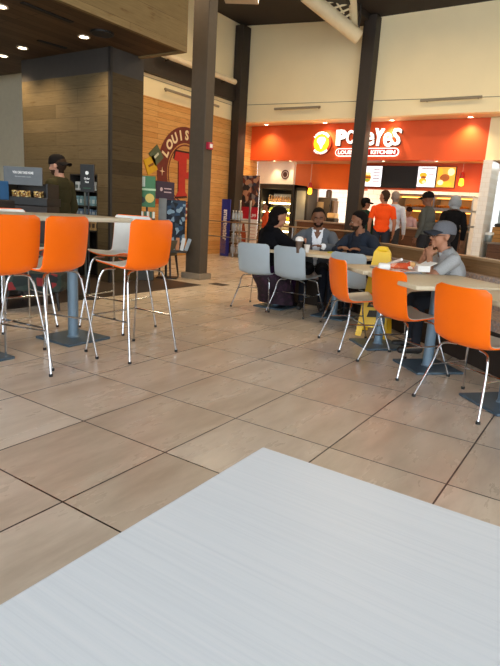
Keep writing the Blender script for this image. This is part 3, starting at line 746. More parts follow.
# emblem
c = PY(321.5, 143.2, FY-.06); rad = (PY(331, 143.2, FY-.06).x-PY(312, 143.2, FY-.06).x)/2*1.04
t = thing('round_sign', 'round lit yellow and white emblem left of the white sign letters', 'sign', c)
F0 = facing_y((0, 0, 0))
MB().prism(circle(rad, 40), -.055, 0, F0).build('backing_disc', mat('sign edge', '#7a2a18', .5), t)
MB().ring(rad*.99, rad*.76, 0, .02, 40, F0).build('lettered_ring', mat('emblem ring', '#c8461c', .5), t)
MB().prism(circle(rad*.76, 36), 0, .015, F0).build('yellow_disc', SIGNY, t)
fig = [(-.02, -.50), (.10, -.46), (.16, -.20), (.34, .0), (.42, .26), (.30, .46), (.05, .52), (-.22, .50), (-.40, .34), (-.42, .10), (-.26, -.06), (-.10, -.24)]
MB().prism([(x*rad, y*rad) for x, y in fig], .015, .03, F0).build('white_figure', SIGNW, t)
for wd, a0, stp in (('LOUISIANA', 140, -12.5), ('KITCHEN', 228, 14)):
    for i, ch in enumerate(wd):
        a = math.radians(a0+stp*i); up = a-PI/2 if stp < 0 else a+PI/2
        text('letter', ch, rad*.30, SIGNW, t, F0 @ Matrix.Translation((rad*.875*math.cos(a), rad*.875*math.sin(a), .024)) @ Matrix.Rotation(up, 4, 'Z'), height=rad*.20, width=rad*.16, depth=.006, bold=.008)
# big letters
SY = FY-.07
x0 = PY(336, 137, SY).x; x1 = PY(401, 137, SY).x
t = thing('letter_sign', 'lit white bubble letter sign on the orange red fascia', 'sign', ((x0+x1)/2, SY, 0))
px = [(336.5, 346.5, 129.5, 145.5, 'P', 2), (346.5, 355.5, 130, 144, 'O', -3), (355.5, 365.5, 129, 146, 'P', 2), (365.5, 374, 132, 145.5, 'e', 4), (374.2, 383.5, 128.3, 146, 'Y', -4), (383.6, 392, 132.5, 147, 'e', 6), (392.2, 401, 128, 145.5, 'S', -6)]
for u0, u1, v0, v1, ch, rot in px:
    a = PY(u0, (v0+v1)/2, SY); b = PY(u1, (v0+v1)/2, SY); zt = PY((u0+u1)/2, v0, SY).z; zb = PY((u0+u1)/2, v1, SY).z
    cc = Vector(((a.x+b.x)/2-(x0+x1)/2, 0, (zt+zb)/2))
    T = facing_y(cc) @ Matrix.Rotation(math.radians(rot), 4, 'Z')
    o = text('letter', ch, .4, SIGNW, t, T, width=(b.x-a.x)*1.0, height=(zt-zb)*.98, depth=.03, bold=.02 if ch in 'PY' else .006)
    text('letter_return', ch, .4, mat('sign return', '#3a1a14', .5), o, T @ Matrix.Translation((.012, -.012, -.04)), width=(b.x-a.x)*1.06, height=(zt-zb)*1.03, depth=.02, bold=.022 if ch in 'PY' else .008)
a = PY(336.5, 152, SY); b = PY(400, 152, SY); hh = (PY(366, 148, SY).z-PY(366, 156.3, SY).z)/2; w = (b.x-a.x)/2
zc = PY(368, 152.2, SY).z
def pill(w, hh, n=10): return [(w-hh+hh*math.cos(t), hh*math.sin(t)) for t in [-PI/2+PI*i/n for i in range(n+1)]]+[(-w+hh+hh*math.cos(t), hh*math.sin(t)) for t in [PI/2+PI*i/n for i in range(n+1)]]
P0 = facing_y((0, 0, zc))
pl = MB().prism(pill(w, hh), -.04, 0, P0).build('pill_panel', SIGNW, t)
MB().prism(pill(w-.02, hh-.022), 0, .006, P0).build('pill_face', SIGNR, pl)
text('tagline', 'LOUISIANA   KITCHEN', .12, SIGNW, pl, P0 @ Matrix.Translation((0, 0, .010)), width=2*w-.16, height=hh*.95, depth=.004, bold=.004)

# bulkhead with screens, panels beside it
BY = 13.95
ORB = mat('bright orange wall paint', '#ec6a14', .55, 0, .04, 3)
RC = struct('ceiling_restaurant', MB().box(WX, -2.5, FY+.25, 17.6, ZF, ZF+.1), mat('restaurant ceiling paint', '#c8946c', .7))
zb = PY(420, 190.5, BY).z
struct('wall_back_bulkhead', MB().box(PY(352, 180, BY).x, PY(483, 180, BY).x+.25, BY, BY+.2, zb, ZF), mat('dark red wall paint', '#c0481c', .55, 0, .04, 3))
zb2 = PY(325, 189, 14.3).z
struct('wall_back_panel', MB().box(PY(292, 180, 14.3).x, PY(352, 180, 14.3).x+.4, 14.3, 14.5, zb2, ZF), ORB)
struct('wall_kitchen', MB().box(WX, -2.5, 17.4, 17.6, 0, ZF), m_tile('kitchen wall tile', '#e6ddd0', .3, .15, (0, 2)))
struct('wall_kitchen_right', MB().box(-2.86, -2.7, FY+.55, 17.4, 0, ZF), MATS['kitchen wall tile'])
WHT = m_tile('white stone tile', '#f4ecdf', .16, .10, (0, 2), '#e8ddcc')
PXR = PY(481, 200, FY-.1)
struct('wall_pier', MB().box(PXR.x-.06, PXR.x+.13, FY-.12, FY+.7, 0, PY(486, 161, FY-.1).z+.02), WHT)
# white panel with the round tile emblem
wp = PY(258, 175, 13.6); wq = PY(293, 175, 13.6)
struct('wall_back_white', MB().box(WX+.03, wq.x, 13.62, 13.75, PY(275, 184, 13.6).z, ZF), mat('warm white panel', '#eadfce', .6, 0, .03))
c = PY(285, 174.5, 13.6); t = thing('wall_emblem', 'small dark round emblem on the white panel above the drinks cooler', 'emblem', (c.x, 13.612, c.z))
MB().ring(.125, .095, 0, .008, 28, facing_y((0, 0, 0))).build('ring', mat('emblem brown', '#54322a', .6), t)
MB().prism(circle(.07, 20), 0, .008, facing_y((0, 0, 0))).build('centre', MATS['emblem brown'], t)

def px_rect(u0, u1, v0, v1, y):
    a = PY(u0, (v0+v1)/2, y); b = PY(u1, (v0+v1)/2, y); return a.x, b.x, PY((u0+u1)/2, v1, y).z, PY((u0+u1)/2, v0, y).z
FOODM = [glow('food golden', '#e2a227', .9), glow('food brown', '#8a4a1c', .8), glow('food cream', '#f3dfa6', .9), glow('food leaf', '#7f9a35', .8)]
def screen(label, u0, u1, v0, v1, bg, es, deco):
    x0, x1, z0, z1 = px_rect(u0, u1, v0, v1, BY-.06); cx, cz = (x0+x1)/2, (z0+z1)/2; w, h = (x1-x0)/2, (z1-z0)/2
    t = thing('menu_screen', label, 'screen', (cx, BY-.05, cz), 0, 'menu screens above the counter')
    MB().box(-w, w, -.0, .05, -h, h, .004).build('housing', BLACK, t)
    d = MB().box(-w+.015, w-.015, -.008, 0, -h+.015, h-.015).build('display', bg, t)
    fm = {}
    for kind, fx, fz, rx, rz, mi in deco:
        k = MB(); fm.setdefault(mi, []).append(k)
        if kind == 'e': k.prism([(x*w, z*h) for x, z in circle(1, 16)] and [(fx*w+rx*w*math.cos(2*PI*i/16), fz*h+rz*h*math.sin(2*PI*i/16)) for i in range(16)], .008, .012+.001*mi, facing_y((0, 0, 0)))
        else: k.box((fx-rx)*w, (fx+rx)*w, -.011, -.008, (fz-rz)*h, (fz+rz)*h)
    ink = mat('menu ink', '#6b2a20', .6)
    for mi, ks in fm.items():
        for k in ks: k.build('food_picture' if mi < 4 else 'menu_text', (FOODM+[ink])[mi], d)
    return t
WB = glow('white screen', '#f6f4fa', 1.0)
bur = [('e', -.45, -.15, .34, .42, 0), ('e', -.45, -.1, .36, .12, 1), ('e', -.42, .25, .30, .14, 2), ('e', -.5, -.35, .3, .10, 3)]+[('b', .42, z, .34, .03, 4) for z in (.62, .38, .1, -.2, -.5)]
screen('left bright menu screen with a burger picture above the queue', 362.5, 382, 165.5, 187, WB, 1, bur)
screen('wide switched off black menu screen between the bright ones', 382.3, 416.8, 165.8, 188, glow('dark screen', '#0c0a0a', .02), 0, [])
screen('middle bright menu screen with yellow food on white', 417, 436, 166, 187.5, WB, 1, [('e', -.35, .15, .40, .25, 0), ('e', -.35, -.4, .42, .30, 0), ('e', -.3, -.05, .3, .12, 1), ('e', -.2, -.5, .2, .15, 2)]+[('b', .1, .75, .7, .04, 4), ('b', .5, .2, .3, .03, 4), ('b', .5, -.1, .3, .03, 4)])
screen('right menu screen showing golden fried food', 436.2, 455.5, 166.5, 188, glow('golden screen', '#d79a3a', .75), 1, [('e', -.1, -.05, .5, .35, 1), ('e', .5, .5, .35, .35, 2), ('e', -.6, .45, .25, .4, 0), ('e', .2, -.6, .5, .25, 0), ('e', -.5, -.5, .3, .25, 2)])
# pendant lamps
for u, v, y, lab in ((310, 190, 13.5, 'small red and yellow pendant lamp left of the middle column'), (461.5, 181, 13.5, 'small red and yellow pendant lamp right of the menu screens')):
    c = PY(u, v, y); t = thing('pendant_lamp', lab, 'lamp', (c.x, y, c.z), 0, 'pendant lamps over the counter')
    MB().tube([(0, 0, .18), (0, 0, ZF-c.z)], .006, 6).build('cord', mat('lamp cord', '#c9a38a', .5), t)
    MB().lathe([(.02, .20), (.05, .17), (.062, .06), (.062, .05)], 16).build('shade', mat('red glass', '#b3261a', .3), t, True)
    MB().lathe([(.04, .05), (.052, .0), (.058, -.07), (.048, -.10), (.025, -.11)], 16).build('glass_shade', glow('amber glass', '#ffb21e', 3.5), t, True)
    L = bpy.data.lights.new('pendant_light', 'POINT'); L.energy = 14; L.color = (1, .62, .25); L.shadow_soft_size = .07; lo = bpy.data.objects.new('pendant_light', L); COL.objects.link(lo); lo.location = (0, -.1, -.2); lo.parent = t

# drinks cooler
FYc = 13.55
x0, x1, z0, z1 = px_rect(258.5, 293, 184, 225, FYc)
t = thing('drinks_cooler', 'open fronted black drinks cooler with lit shelves', 'cooler', ((x0+x1)/2, FYc, 0)); w = (x1-x0)/2
MB().box(-w, w, .72, .78, 0, z1, .01).box(-w, -w+.09, 0, .72, 0, z1, .01).box(w-.09, w, 0, .72, 0, z1, .01).build('cabinet', BLACK, t)
MB().box(-w, w, -.02, .72, z1-.13, z1+.0, .01).build('header_panel', mat('header black', '#1c1716', .4), t)
MB().box(-w, w, -.02, .72, 0, .45, .01).build('base', BLACK, t)
GLO = glow('warm strip light', '#ffdf9a', 22.0)
SHM = mat('cooler shelf', '#8d877c', .4, .3)
zsh = [PY(275, v, FYc+.25).z for v in (203.5, 212.5, 221.5, 231)]
for z in zsh:
    sh = MB().box(-w+.09, w-.09, .14, .70, z, z+.02).build('shelf', SHM, t)
    MB().box(-w+.10, w-.10, .11, .14, z-.01, z+.025).build('strip_light', GLO, sh)
MB().box(-w+.09, w-.09, .69, .72, .45, z1-.24).build('back_panel', mat('cooler back', '#e3d8c2', .6), t)
bt0 = None
def product(name, lab, grp, cat, mb_m, loc):
    o = mb_m[0].build(name, mb_m[1], None, True); o.location = loc; return tag(o, lab, cat, grp)
base = None
X0, X1 = (x0+x1)/2-w+.17, (x0+x1)/2+w-.17
for i in range(11):
    x = X0+(X1-X0)*i/10
    if i == 0:
        bt0 = thing('drink_bottle', 'bottle of tan drink in the row on the top shelf of the cooler', 'bottle', (x, FYc+.3, zsh[0]+.02), 0, 'bottles on the cooler top shelf')
        MB().lathe([(.028, 0), (.031, .01), (.031, .12), (.014, .17), (.014, .19)], 12).build('bottle_body', mat('tan drink', '#b98a5e', .25), bt0, True)
        MB().lathe([(.016, .19), (.016, .215)], 10).build('bottle_cap', mat('white cap', '#e8e0d6', .4), bt0)
    else: dup(bt0, (x, FYc+.3, zsh[0]+.02), 0)
PKC = ['#e0a92a', '#c86a1e', '#d9c690', '#7d8a3a', '#b23a22']
for r, z in ((1, zsh[1]), (2, zsh[2])):
    for i in range(8):
        x = X0+(X1-X0)*i/7
        o = MB().box(-.055, .055, -.05, .05, 0, .10+.03*((i*7+r) % 3)/2, .012).build('snack_pack', mat('pack '+PKC[(i+r*2) % 5], PKC[(i+r*2) % 5], .5), None)
        o.location = (x, FYc+.3, z+.021); tag(o, 'small snack pack in the row on the %s shelf of the drinks cooler' % ('second' if r == 1 else 'third'), 'packet', 'snack packs on the %s cooler shelf' % ('second' if r == 1 else 'third'))
# glass door fridge beside it
x0, x1, z0, z1 = px_rect(293.8, 306.5, 189.5, 225, FYc)
t = thing('glass_fridge', 'tall black framed glass door fridge right of the lit drinks cooler', 'fridge', ((x0+x1)/2, FYc, 0)); w = (x1-x0)/2
MB().box(-w, w, .05, .6, 0, z1+.05, .01).build('cabinet', mat('fridge body', '#3b3a3a', .5), t)
dr = MB().box(-w, -w+.05, 0, .05, .1, z1+.05).box(w-.05, w, 0, .05, .1, z1+.05).box(-w, w, 0, .05, z1-.03, z1+.05).box(-w, w, 0, .05, .1, .2).build('door', BLACK, t)
MB().box(-w+.05, w-.05, .02, .03, .2, z1-.03).build('door_glass', mat('dim fridge glass', '#7d807c', .08, 0, .1, 3), dr)
# tall white storage / doorway beside
struct('wall_kitchen_left', MB().box(PY(306.5, 200, 14.4).x+.02, PY(316, 200, 14.4).x, 14.4, 14.55, 0, zb2), m_tile('pale pink tile', '#e3cfbf', .3, .15, (0, 2)))
# service counter
ct = thing('service_counter', 'long dark counter at the restaurant front behind the queue', 'counter', (-5.3, 13.6, 0))
MB().box(-2.1, 2.25, -.25, .35, 0, .98, .01).build('counter_body', planks('counter wood', (0, 2), .2, 2, ['#5c4030', '#6a4a36'], .5, dark='#2a1a12'), ct)
MB().box(-2.15, 2.3, -.3, .4, .98, 1.02, .008).build('counter_top', mat('counter top', '#8d7866', .35), ct)
# heated shelf unit with lit food, right of the counter
hx0, hx1, hz0, hz1 = px_rect(398, 474, 196, 226, 14.9)
t = thing('heated_display', 'steel heated food display glowing orange behind the queue', 'food display', ((hx0+hx1)/2, 15.0, 0)); w = (hx1-hx0)/2
MB().box(-w, w, -.3, .3, 0, 1.0, .01).build('cabinet', STEEL, t)
for z in (hz0+.03, (hz0+hz1)/2+.03, hz1): MB().box(-w, w, -.3, .3, z-.025, z+.025, .006).build('shelf', STEEL, t)
for x in (-w+.02, 0, w-.02): MB().box(x-.02, x+.02, -.28, .28, 1.0, hz1).build('upright', STEEL, t)
for z in ((hz0+hz1)/2, hz1-.03): MB().box(-w+.05, w-.05, -.05, .05, z-.035, z-.01).build('heat_lamp', glow('heat lamp', '#ffb050', 3.5), t)
MB().box(-w, w, .28, .31, 1.0, hz1).build('back_panel', mat('display back', '#a8834e', .5), t)
for k in range(2):
    for i in range(7):
        x = (hx0+hx1)/2-w+.25+(2*w-.5)*i/6; z = (hz0+.055, (hz0+hz1)/2+.055)[k]
        mb = MB(); rnd = random.Random(i*3+k)
        mb.box(-.13, .13, -.16, .16, 0, .03, .008)
        o = mb.build('food_pan', STEEL, None); o.location = (x, 15.0, z); tag(o, 'steel pan of fried food on the %s heated shelf' % ('lower', 'upper')[k], 'pan', 'food pans on the %s heated shelf' % ('lower', 'upper')[k])
        fb = MB()
        for j in range(9): fb.ell((rnd.uniform(-.09, .09), rnd.uniform(-.11, .11), .045+rnd.uniform(0, .03)), (.04, .045, .03), 8)
        f = fb.build('fried_food', mat('fried crust', '#b8701f', .7, 0, .3, 60), None, True); f.location = (x, 15.0, z+.0); tag(f, 'golden fried food heaped in a pan on the %s heated shelf' % ('lower', 'upper')[k], 'food', 'fried food on the %s heated shelf' % ('lower', 'upper')[k], 'stuff')
# kitchen machines behind the man in the blazer
c = PD(328, 205, 15.6); KM = mat('dark machine enamel', '#4a4038', .4, .3, .1)
t = thing('drink_machine', 'tall dark and steel kitchen machine behind the man in the blazer', 'machine', (c.x, c.y, 0))
MB().box(-.32, .32, -.28, .28, 0, .95, .01).build('stand', STEEL, t)
MB().box(-.22, .18, -.22, .25, .95, 1.68, .02).build('housing', KM, t)
MB().box(-.24, -.02, -.25, -.22, 1.15, 1.55, .01).build('front_panel', mat('machine panel', '#b79a70', .4), t)
MB().lathe([(.09, 1.62), (.09, 1.86), (.05, 1.90)], 16).build('hopper', mat('hopper brown', '#5a4630', .3), t, True)
MB().box(.19, .26, -.15, .15, 1.2, 1.6, .015).build('side_tank', mat('tank brown', '#6a5038', .4), t)
MB().tube([(.12, -.2, 1.5), (.2, -.25, 1.4), (.26, -.22, 1.1)], .015, 8, smooth=4).build('hose', BLACK, t, True)
c = PD(333, 214, 15.2); t = thing('brewer', 'white topped brewer beside the tall kitchen machine', 'machine', (c.x, c.y, 0))
MB().box(-.2, .2, -.2, .2, 0, .95, .01).build('stand', STEEL, t)
MB().box(-.13, .13, -.15, .15, .95, 1.12, .02).build('housing', BLACK, t); MB().box(-.12, .12, -.14, .14, 1.12, 1.26, .03).build('lid', mat('brewer lid', '#e6c48a', .4), t)

# recessed downlights with real lamps
DL = 0
def downlight(label, p, energy, size=1.1, col=(1, .72, .42), tilt=(0, 0, 0), rad=.055, grp=None, e=14):
    t = thing('downlight', label, 'downlight', (p.x, p.y, p.z), 0, grp)
    MB().ring(rad*1.35, rad, -.012, .0, 24).build('trim_ring', mat('lamp trim', '#d9c8ae', .5), t)
    MB().prism(circle(rad, 20), -.006, -.001).build('lens', glow('downlight lens', '#fff0d2', e), t)
    L = bpy.data.lights.new('lamp', 'SPOT'); L.energy = energy; L.color = col; L.spot_size = size; L.spot_blend = .9; L.shadow_soft_size = rad
    o = bpy.data.objects.new('lamp', L); COL.objects.link(o); o.parent = t; o.location = (0, 0, -.03); o.rotation_euler = tilt; return t
for (u, v), lab in (((266.4, 124.4), 'first soffit downlight from the left, over the fascia'), ((325, 122.5), 'soffit downlight above the round emblem sign'), ((392, 120), 'soffit downlight right of the middle column'), ((470.6, 116.8), 'last soffit downlight at the right')):
    downlight(lab, PZ(u, v, ZS-.001), 82, 2.3, tilt=(-.10, 0, 0), grp='downlights in the soffit')
for (u, v), lab in (((274, 163), 'left small downlight above the white panel'), ((290, 164), 'right small downlight above the white panel'), ((383, 164.2), 'small downlight above the left menu screen'), ((436, 164.6), 'small downlight between the right menu screens')):
    p = PY(u, v, FY+.15); p.y = FY+.16 if u > 300 else 13.42; p.z = ZF-.001; downlight(lab, p, 22, 1.5, tilt=(.15, 0, 0), rad=.04, grp='downlights under the fascia', e=10)

# linear strip lights on the white walls
SLM = mat('grey strip light', '#8f8673', .5, .2)
def strip_light(label, a, b, r=.03):
    t = thing('strip_light', label, 'strip light', a, 0, 'grey strip lights on the white walls'); d = b-a; o = Vector((0, 0, 0))
    MB().tube([o, d], r, 8).build('tube_housing', SLM, t)
    n = Vector((0, 1, 0)) if abs(d.x) > abs(d.y) else Vector((-1, 0, 0))
    for k in (.08, .92): MB().tube([d*k, d*k+n*.17], .012, 6).build('bracket', BLACK, t)
strip_light('grey strip light on the white wall left of the middle column', PY(274.5, 109, WY-.15), PY(320, 107, WY-.15))
strip_light('grey strip light on the white wall right of the middle column', PY(420.5, 100.5, WY-.15), PY(482, 96.8, WY-.15))
a = PX(165, 89, WX+.12); b = PX(191, 97.5, WX+.12); strip_light('grey strip light on the white band above the wooden wall', a, a+(b-a)*2.2)
a = PX(165, 54.5, WX+.35); b = PX(235, 82, WX+.35)
t = thing('uplight_bar', 'long cream light bar on top of the dark girder', 'light bar', a); d = b-a
MB().tube([(0, 0, 0), d], .065, 10).build('housing', mat('cream metal', '#d8c9ab', .5), t)
for k in (.1, .5, .9): MB().tube([d*k, d*k+Vector((-.33, 0, -.06))], .015, 6).build('bracket', BEAMM, t)
# white tubular truss under the roof
t = thing('roof_truss', 'white tubular truss hanging under the dark roof', 'truss'); TM_ = mat('cream truss paint', '#d9c9a4', .5, 0, .03)
A, B_ = PD(358, 37, 11.6), PD(305, -6, 11.0); C_, D_ = PD(354, 27, 11.7), PD(352, -14, 10.9)
MB().tube([A, B_], .15, 18).build('main_tube', TM_, t, True)
MB().tube([C_, D_], .085, 14).build('chord', TM_, t, True)
for k in range(7):
    f = .25+.75*k/6; MB().tube([A.lerp(B_, f), C_.lerp(D_, f)], .022, 8).build('web_bar', TM_, t)
MB().tube([A.lerp(B_, .45).lerp(C_.lerp(D_, .45), .5), A.lerp(B_, 1).lerp(C_.lerp(D_, 1), .5)], .018, 8).build('inner_rail', TM_, t)
MB().tube([A, (A.x, A.y, 5.6)], .02, 8).build('hanger', BEAMM, t)
# white light box high beside the near column
c = PD(241, -2, 10.5); t = thing('ceiling_light_box', 'pale square fixture under the roof right of the near column', 'light fixture', c, .5)
MB().box(-.33, .33, -.2, .2, -.04, .14, .01).build('housing', mat('pale fixture', '#b9b2a4', .5), t); MB().tube([(0, 0, .14), (0, 0, 5.62-c.z)], .015, 8).build('hanger', BEAMM, t)
# red fire alarm on the near column
c = PX(208.5, 146, -5.80); t = thing('fire_alarm', 'small red fire alarm box on the near steel column', 'alarm', (-5.80, 7.31, c.z))
MB().box(0, .06, -.06, .06, -.055, .055, .01).build('housing', mat('alarm red', '#b5203c', .4), t); MB().box(.06, .066, -.035, .035, -.03, .03, .003).build('strobe', WHITEP, t)

# ------------------------------------------------------------------ mural on the wooden wall
R0 = 1.03; mc = Vector((WX, 9.50+R0*.97, PX(187, 174.5, WX).z)); VS = 1.05
t = thing('wall_mural', 'large dark red round emblem painted on the wooden wall', 'mural', (WX, mc.y, mc.z)); G0 = facing_x((0, 0, 0)) @ Matrix.Diagonal(Vector((.97, VS, 1, 1)))
MB().ring(R0, R0*.66, .0, .006, 64, G0).build('lettered_ring', mat('mural maroon', '#6d2a22', .7, 0, .12), t)
MB().ring(R0*.63, R0*.60, .0, .005, 64, G0).build('inner_line', MATS['mural maroon'], t)
for wd, a0, stp in (('LOUISIANA', 152, -15.5), ('KITCHEN', 222, 16)):
    for i, ch in enumerate(wd):
        a = math.radians(a0+stp*i); up = a-PI/2 if stp < 0 else a+PI/2
        text('letter', ch, R0*.3, CREAM, t, G0 @ Matrix.Translation((R0*.83*math.cos(a), R0*.83*math.sin(a), .009)) @ Matrix.Rotation(up, 4, 'Z'), height=R0*.21, depth=.003, bold=.012)
for a in (180, 0):
    a = math.radians(a); cx, cz = R0*.83*math.cos(a), R0*.83*math.sin(a)
    st_ = MB()
    for k in range(2): st_.prism([(cx+R0*.09*math.cos(k*PI/2+x)*f, cz+R0*.09*math.sin(k*PI/2+x)*f) for x, f in ((0, 1), (.4, .3), (PI-.4, .3), (PI, 1), (PI+.4, .3), (-.4, .3))], .006, .012, G0)
    st_.build('star', CREAM, t)
def letterP(k, d0, d1):
    o = [(-.42, .50), (.18, .50), (.40, .36), (.40, .02), (.18, -.10), (-.02, -.10), (.0, -.42), (.10, -.52), (-.40, -.56), (-.28, -.42), (-.30, .28), (-.48, .30)]
    return MB().prism([(x*R0*k, y*R0*k) for x, y in o], d0, d1, G0)
letterP(.98, .004, .008).build('letter_shadow', mat('mural dark', '#3a1714', .7), t); letterP(.9, .008, .014).build('big_letter', mat('mural red', '#b8261f', .6, 0, .08), t)
MB().prism([(.02*R0, .34*R0), (.16*R0, .30*R0), (.17*R0, .08*R0), (.02*R0, .04*R0)], .014, .017, G0).build('letter_counter', MATS['pine boards'], t)

# ------------------------------------------------------------------ displays by the wooden wall
BL = mat('display blue', '#1c2a86', .45)
c = PZ(223, 255.5)
t = thing('water_display', 'tall blue bottled water display stand by the wooden wall', 'display stand', (-8.42, 11.6, 0))
hz = PY(223, 199, 11.5).z
MB().box(-.17, .10, -.12, -.09, 0, hz, .005).build('side_panel', BL, t)
text('lettering', 'smartwater', .2, WHITEP, t, facing_y((-.03, -.124, hz*.55)) @ Matrix.Rotation(-PI/2, 4, 'Z'), width=.78, height=.13, depth=.002, bold=.006)
MB().box(.10, .46, -.10, .30, 0, .06).box(.10, .14, .26, .30, 0, hz).box(.42, .46, .26, .30, 0, hz).build('rack_frame', STEEL, t)
shz = [.08+.285*i for i in range(4)]
for z in shz: MB().box(.10, .46, -.10, .30, z, z+.012).build('shelf', STEEL, t)
wb0 = None
for z in shz:
    for i in range(4):
        p = (-8.42+.15+.085*i, 11.56, z+.013)
        if wb0 is None:
            wb0 = thing('water_bottle', 'clear water bottle with white cap on the blue display stand', 'bottle', p, 0, 'water bottles on the blue display stand')
            MB().lathe([(.03, 0), (.033, .01), (.033, .14), (.014, .19), (.014, .2)], 12).build('bottle_body', mat('clear bottle', '#a9b4bc', .12, .2), wb0, True); MB().lathe([(.017, .2), (.017, .225)], 10).build('bottle_cap', WHITEP, wb0)
        else: dup(wb0, p, 0)
# poster banner
x0, x1, _, _ = px_rect(240.5, 258, 176, 244, 12.9)
t = thing('banner_stand', 'tall banner stand with a collage and a red band beside the drinks cooler', 'banner', ((x0+x1)/2, 12.9, 0)); w = (x1-x0)/2
zt = PY(249, 175.5, 12.9).z; z1 = PY(249, 207, 12.9).z; z2 = PY(249, 219, 12.9).z; zb_ = PY(249, 245, 12.9).z
bn = MB().box(-w, w, 0, .012, zb_, zt).build('banner_sheet', PAPER, t)
MB().box(-w, w, -.003, 0, z1, zt).build('collage_picture', speckle('collage print', ['#2d2524', '#7a3a2c', '#3a3440', '#c08a66', '#55302a', '#8d8078'], 9), bn)
MB().box(-w, w, -.003, 0, z2, z1).build('red_band', mat('banner red', '#c41f33', .5), bn)
text('red_band_lettering', '1.99', .1, PAPER, bn, facing_y((w*.45, -.004, z2+.10)), width=w*.75, height=.09, depth=.001, bold=.003)
MB().lathe([(.02, zb_+.04), (.10, zb_+.06), (.105, zb_+.28), (.07, zb_+.40), (.04, zb_+.52), (.035, zb_+.6)], 16, M=Matrix.Translation((-w*.55, -.003, 0)) @ Matrix.Diagonal(Vector((1, .05, 1, 1)))).build('bottle_picture', mat('red bottle print', '#9c1c22', .4), bn, True)
for i in range(5): MB().box(w*.1, w*.8, -.002, 0, zb_+.12+.09*i, zb_+.135+.09*i).build('text_line', mat('pale red ink', '#c98d86', .7), bn)
MB().tube([(0, .03, 0), (0, .03, zt)], .012, 8).build('pole', STEEL, t); MB().box(-w, w, -.12, .12, 0, .05, .01).build('base', STEEL, t)

# ------------------------------------------------------------------ coffee shop
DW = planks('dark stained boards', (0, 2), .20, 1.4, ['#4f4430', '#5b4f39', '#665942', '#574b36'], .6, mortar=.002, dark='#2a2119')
DWY = planks('dark stained boards shaded', (1, 2), .20, 1.4, ['#40331f', '#4a3c26', '#52432b'], .6, mortar=.002, dark='#2a2119')  # same boards darkened; the side face's shade is in the colours
BX, BYF, BXL = -6.3, 5.68, -8.35
ZC = 3.30
zw = PX(110, 71, BX).z
SHX0, SHX1 = PY(70, 200, BYF).x, PY(97.5, 200, BYF).x; SHZ1 = PY(85, 174, BYF).z
yb = 6.33
# block with a recess for the shelves
struct('wall_shop', MB().box(BXL, SHX0, BYF, yb, 0, zw).box(SHX1, BX-.02, BYF, yb, 0, zw).box(SHX0, SHX1, BYF, yb, SHZ1, zw).box(SHX0, SHX1, BYF+.42, yb, 0, SHZ1), DW)
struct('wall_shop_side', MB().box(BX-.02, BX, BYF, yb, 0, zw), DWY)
struct('wall_shop_top', MB().box(BXL, BX, BYF, yb, zw, ZC), mat('charcoal band', '#37322e', .7))
struct('trim_corner', MB().box(BX-.03, BX+.012, BYF-.012, BYF+.03, 0, ZC), mat('black corner strip', '#1e1b1a', .5))
struct('wall_shop_back', MB().box(-12, BXL, 6.85, 7.0, 0, 3.6), mat('grey green paint', '#cdc4ac', .7, 0, .03))
# canopy
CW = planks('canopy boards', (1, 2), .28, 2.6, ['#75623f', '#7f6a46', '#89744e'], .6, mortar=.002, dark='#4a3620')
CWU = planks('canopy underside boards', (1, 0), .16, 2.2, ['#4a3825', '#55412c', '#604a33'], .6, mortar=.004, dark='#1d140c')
CX = -5.42; CYE = PX(187, 53, CX).y
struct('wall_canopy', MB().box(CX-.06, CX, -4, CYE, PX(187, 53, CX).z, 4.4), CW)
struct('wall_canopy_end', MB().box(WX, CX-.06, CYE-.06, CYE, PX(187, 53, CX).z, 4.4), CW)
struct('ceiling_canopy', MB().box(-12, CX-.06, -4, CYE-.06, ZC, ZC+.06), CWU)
for (u, v), lab in (((84, 36.5), 'canopy downlight nearest the black round speaker'), ((22.5, 47.5), 'canopy downlight second from the left wall'), ((3, 55.5), 'canopy downlight beside the grey green wall'), ((1, 6), 'canopy downlight cut off by the top left corner')):
    downlight(lab, PZ(u, v, ZC-.001), 95, 2.2, (1, .75, .45), rad=.06, grp='downlights in the shop canopy', e=12)
p = PZ(102, 32.5, ZC-.001)
t = thing('ceiling_speaker', 'black round speaker in the dark wooden canopy', 'speaker', p)
MB().prism(circle(.13, 28), -.02, 0).build('grille', mat('speaker grille', '#151210', .8), t); MB().ring(.15, .13, -.024, 0, 28).build('trim_ring', BLACK, t)
for i, (a, b) in enumerate((((22, 2), (72, 22)), ((38, 40), (66, 48)))):
    A, B_ = PZ(*a, ZC-.004), PZ(*b, ZC-.004); d = (B_-A); n = Vector((-d.y, d.x, 0)).normalized()*.035
    o = MB().add([A+n, A-n, B_-n, B_+n]+[x+Vector((0, 0, -.01)) for x in (A+n, A-n, B_-n, B_+n)], [[0, 1, 2, 3], [7, 6, 5, 4], [0, 4, 5, 1], [1, 5, 6, 2], [2, 6, 7, 3], [3, 7, 4, 0]]).build('ceiling_slot', mat('black slot', '#0f0c0a', .8)); tag(o, ('long black air slot in the canopy', 'short black air slot near the shop wall')[i], 'vent')
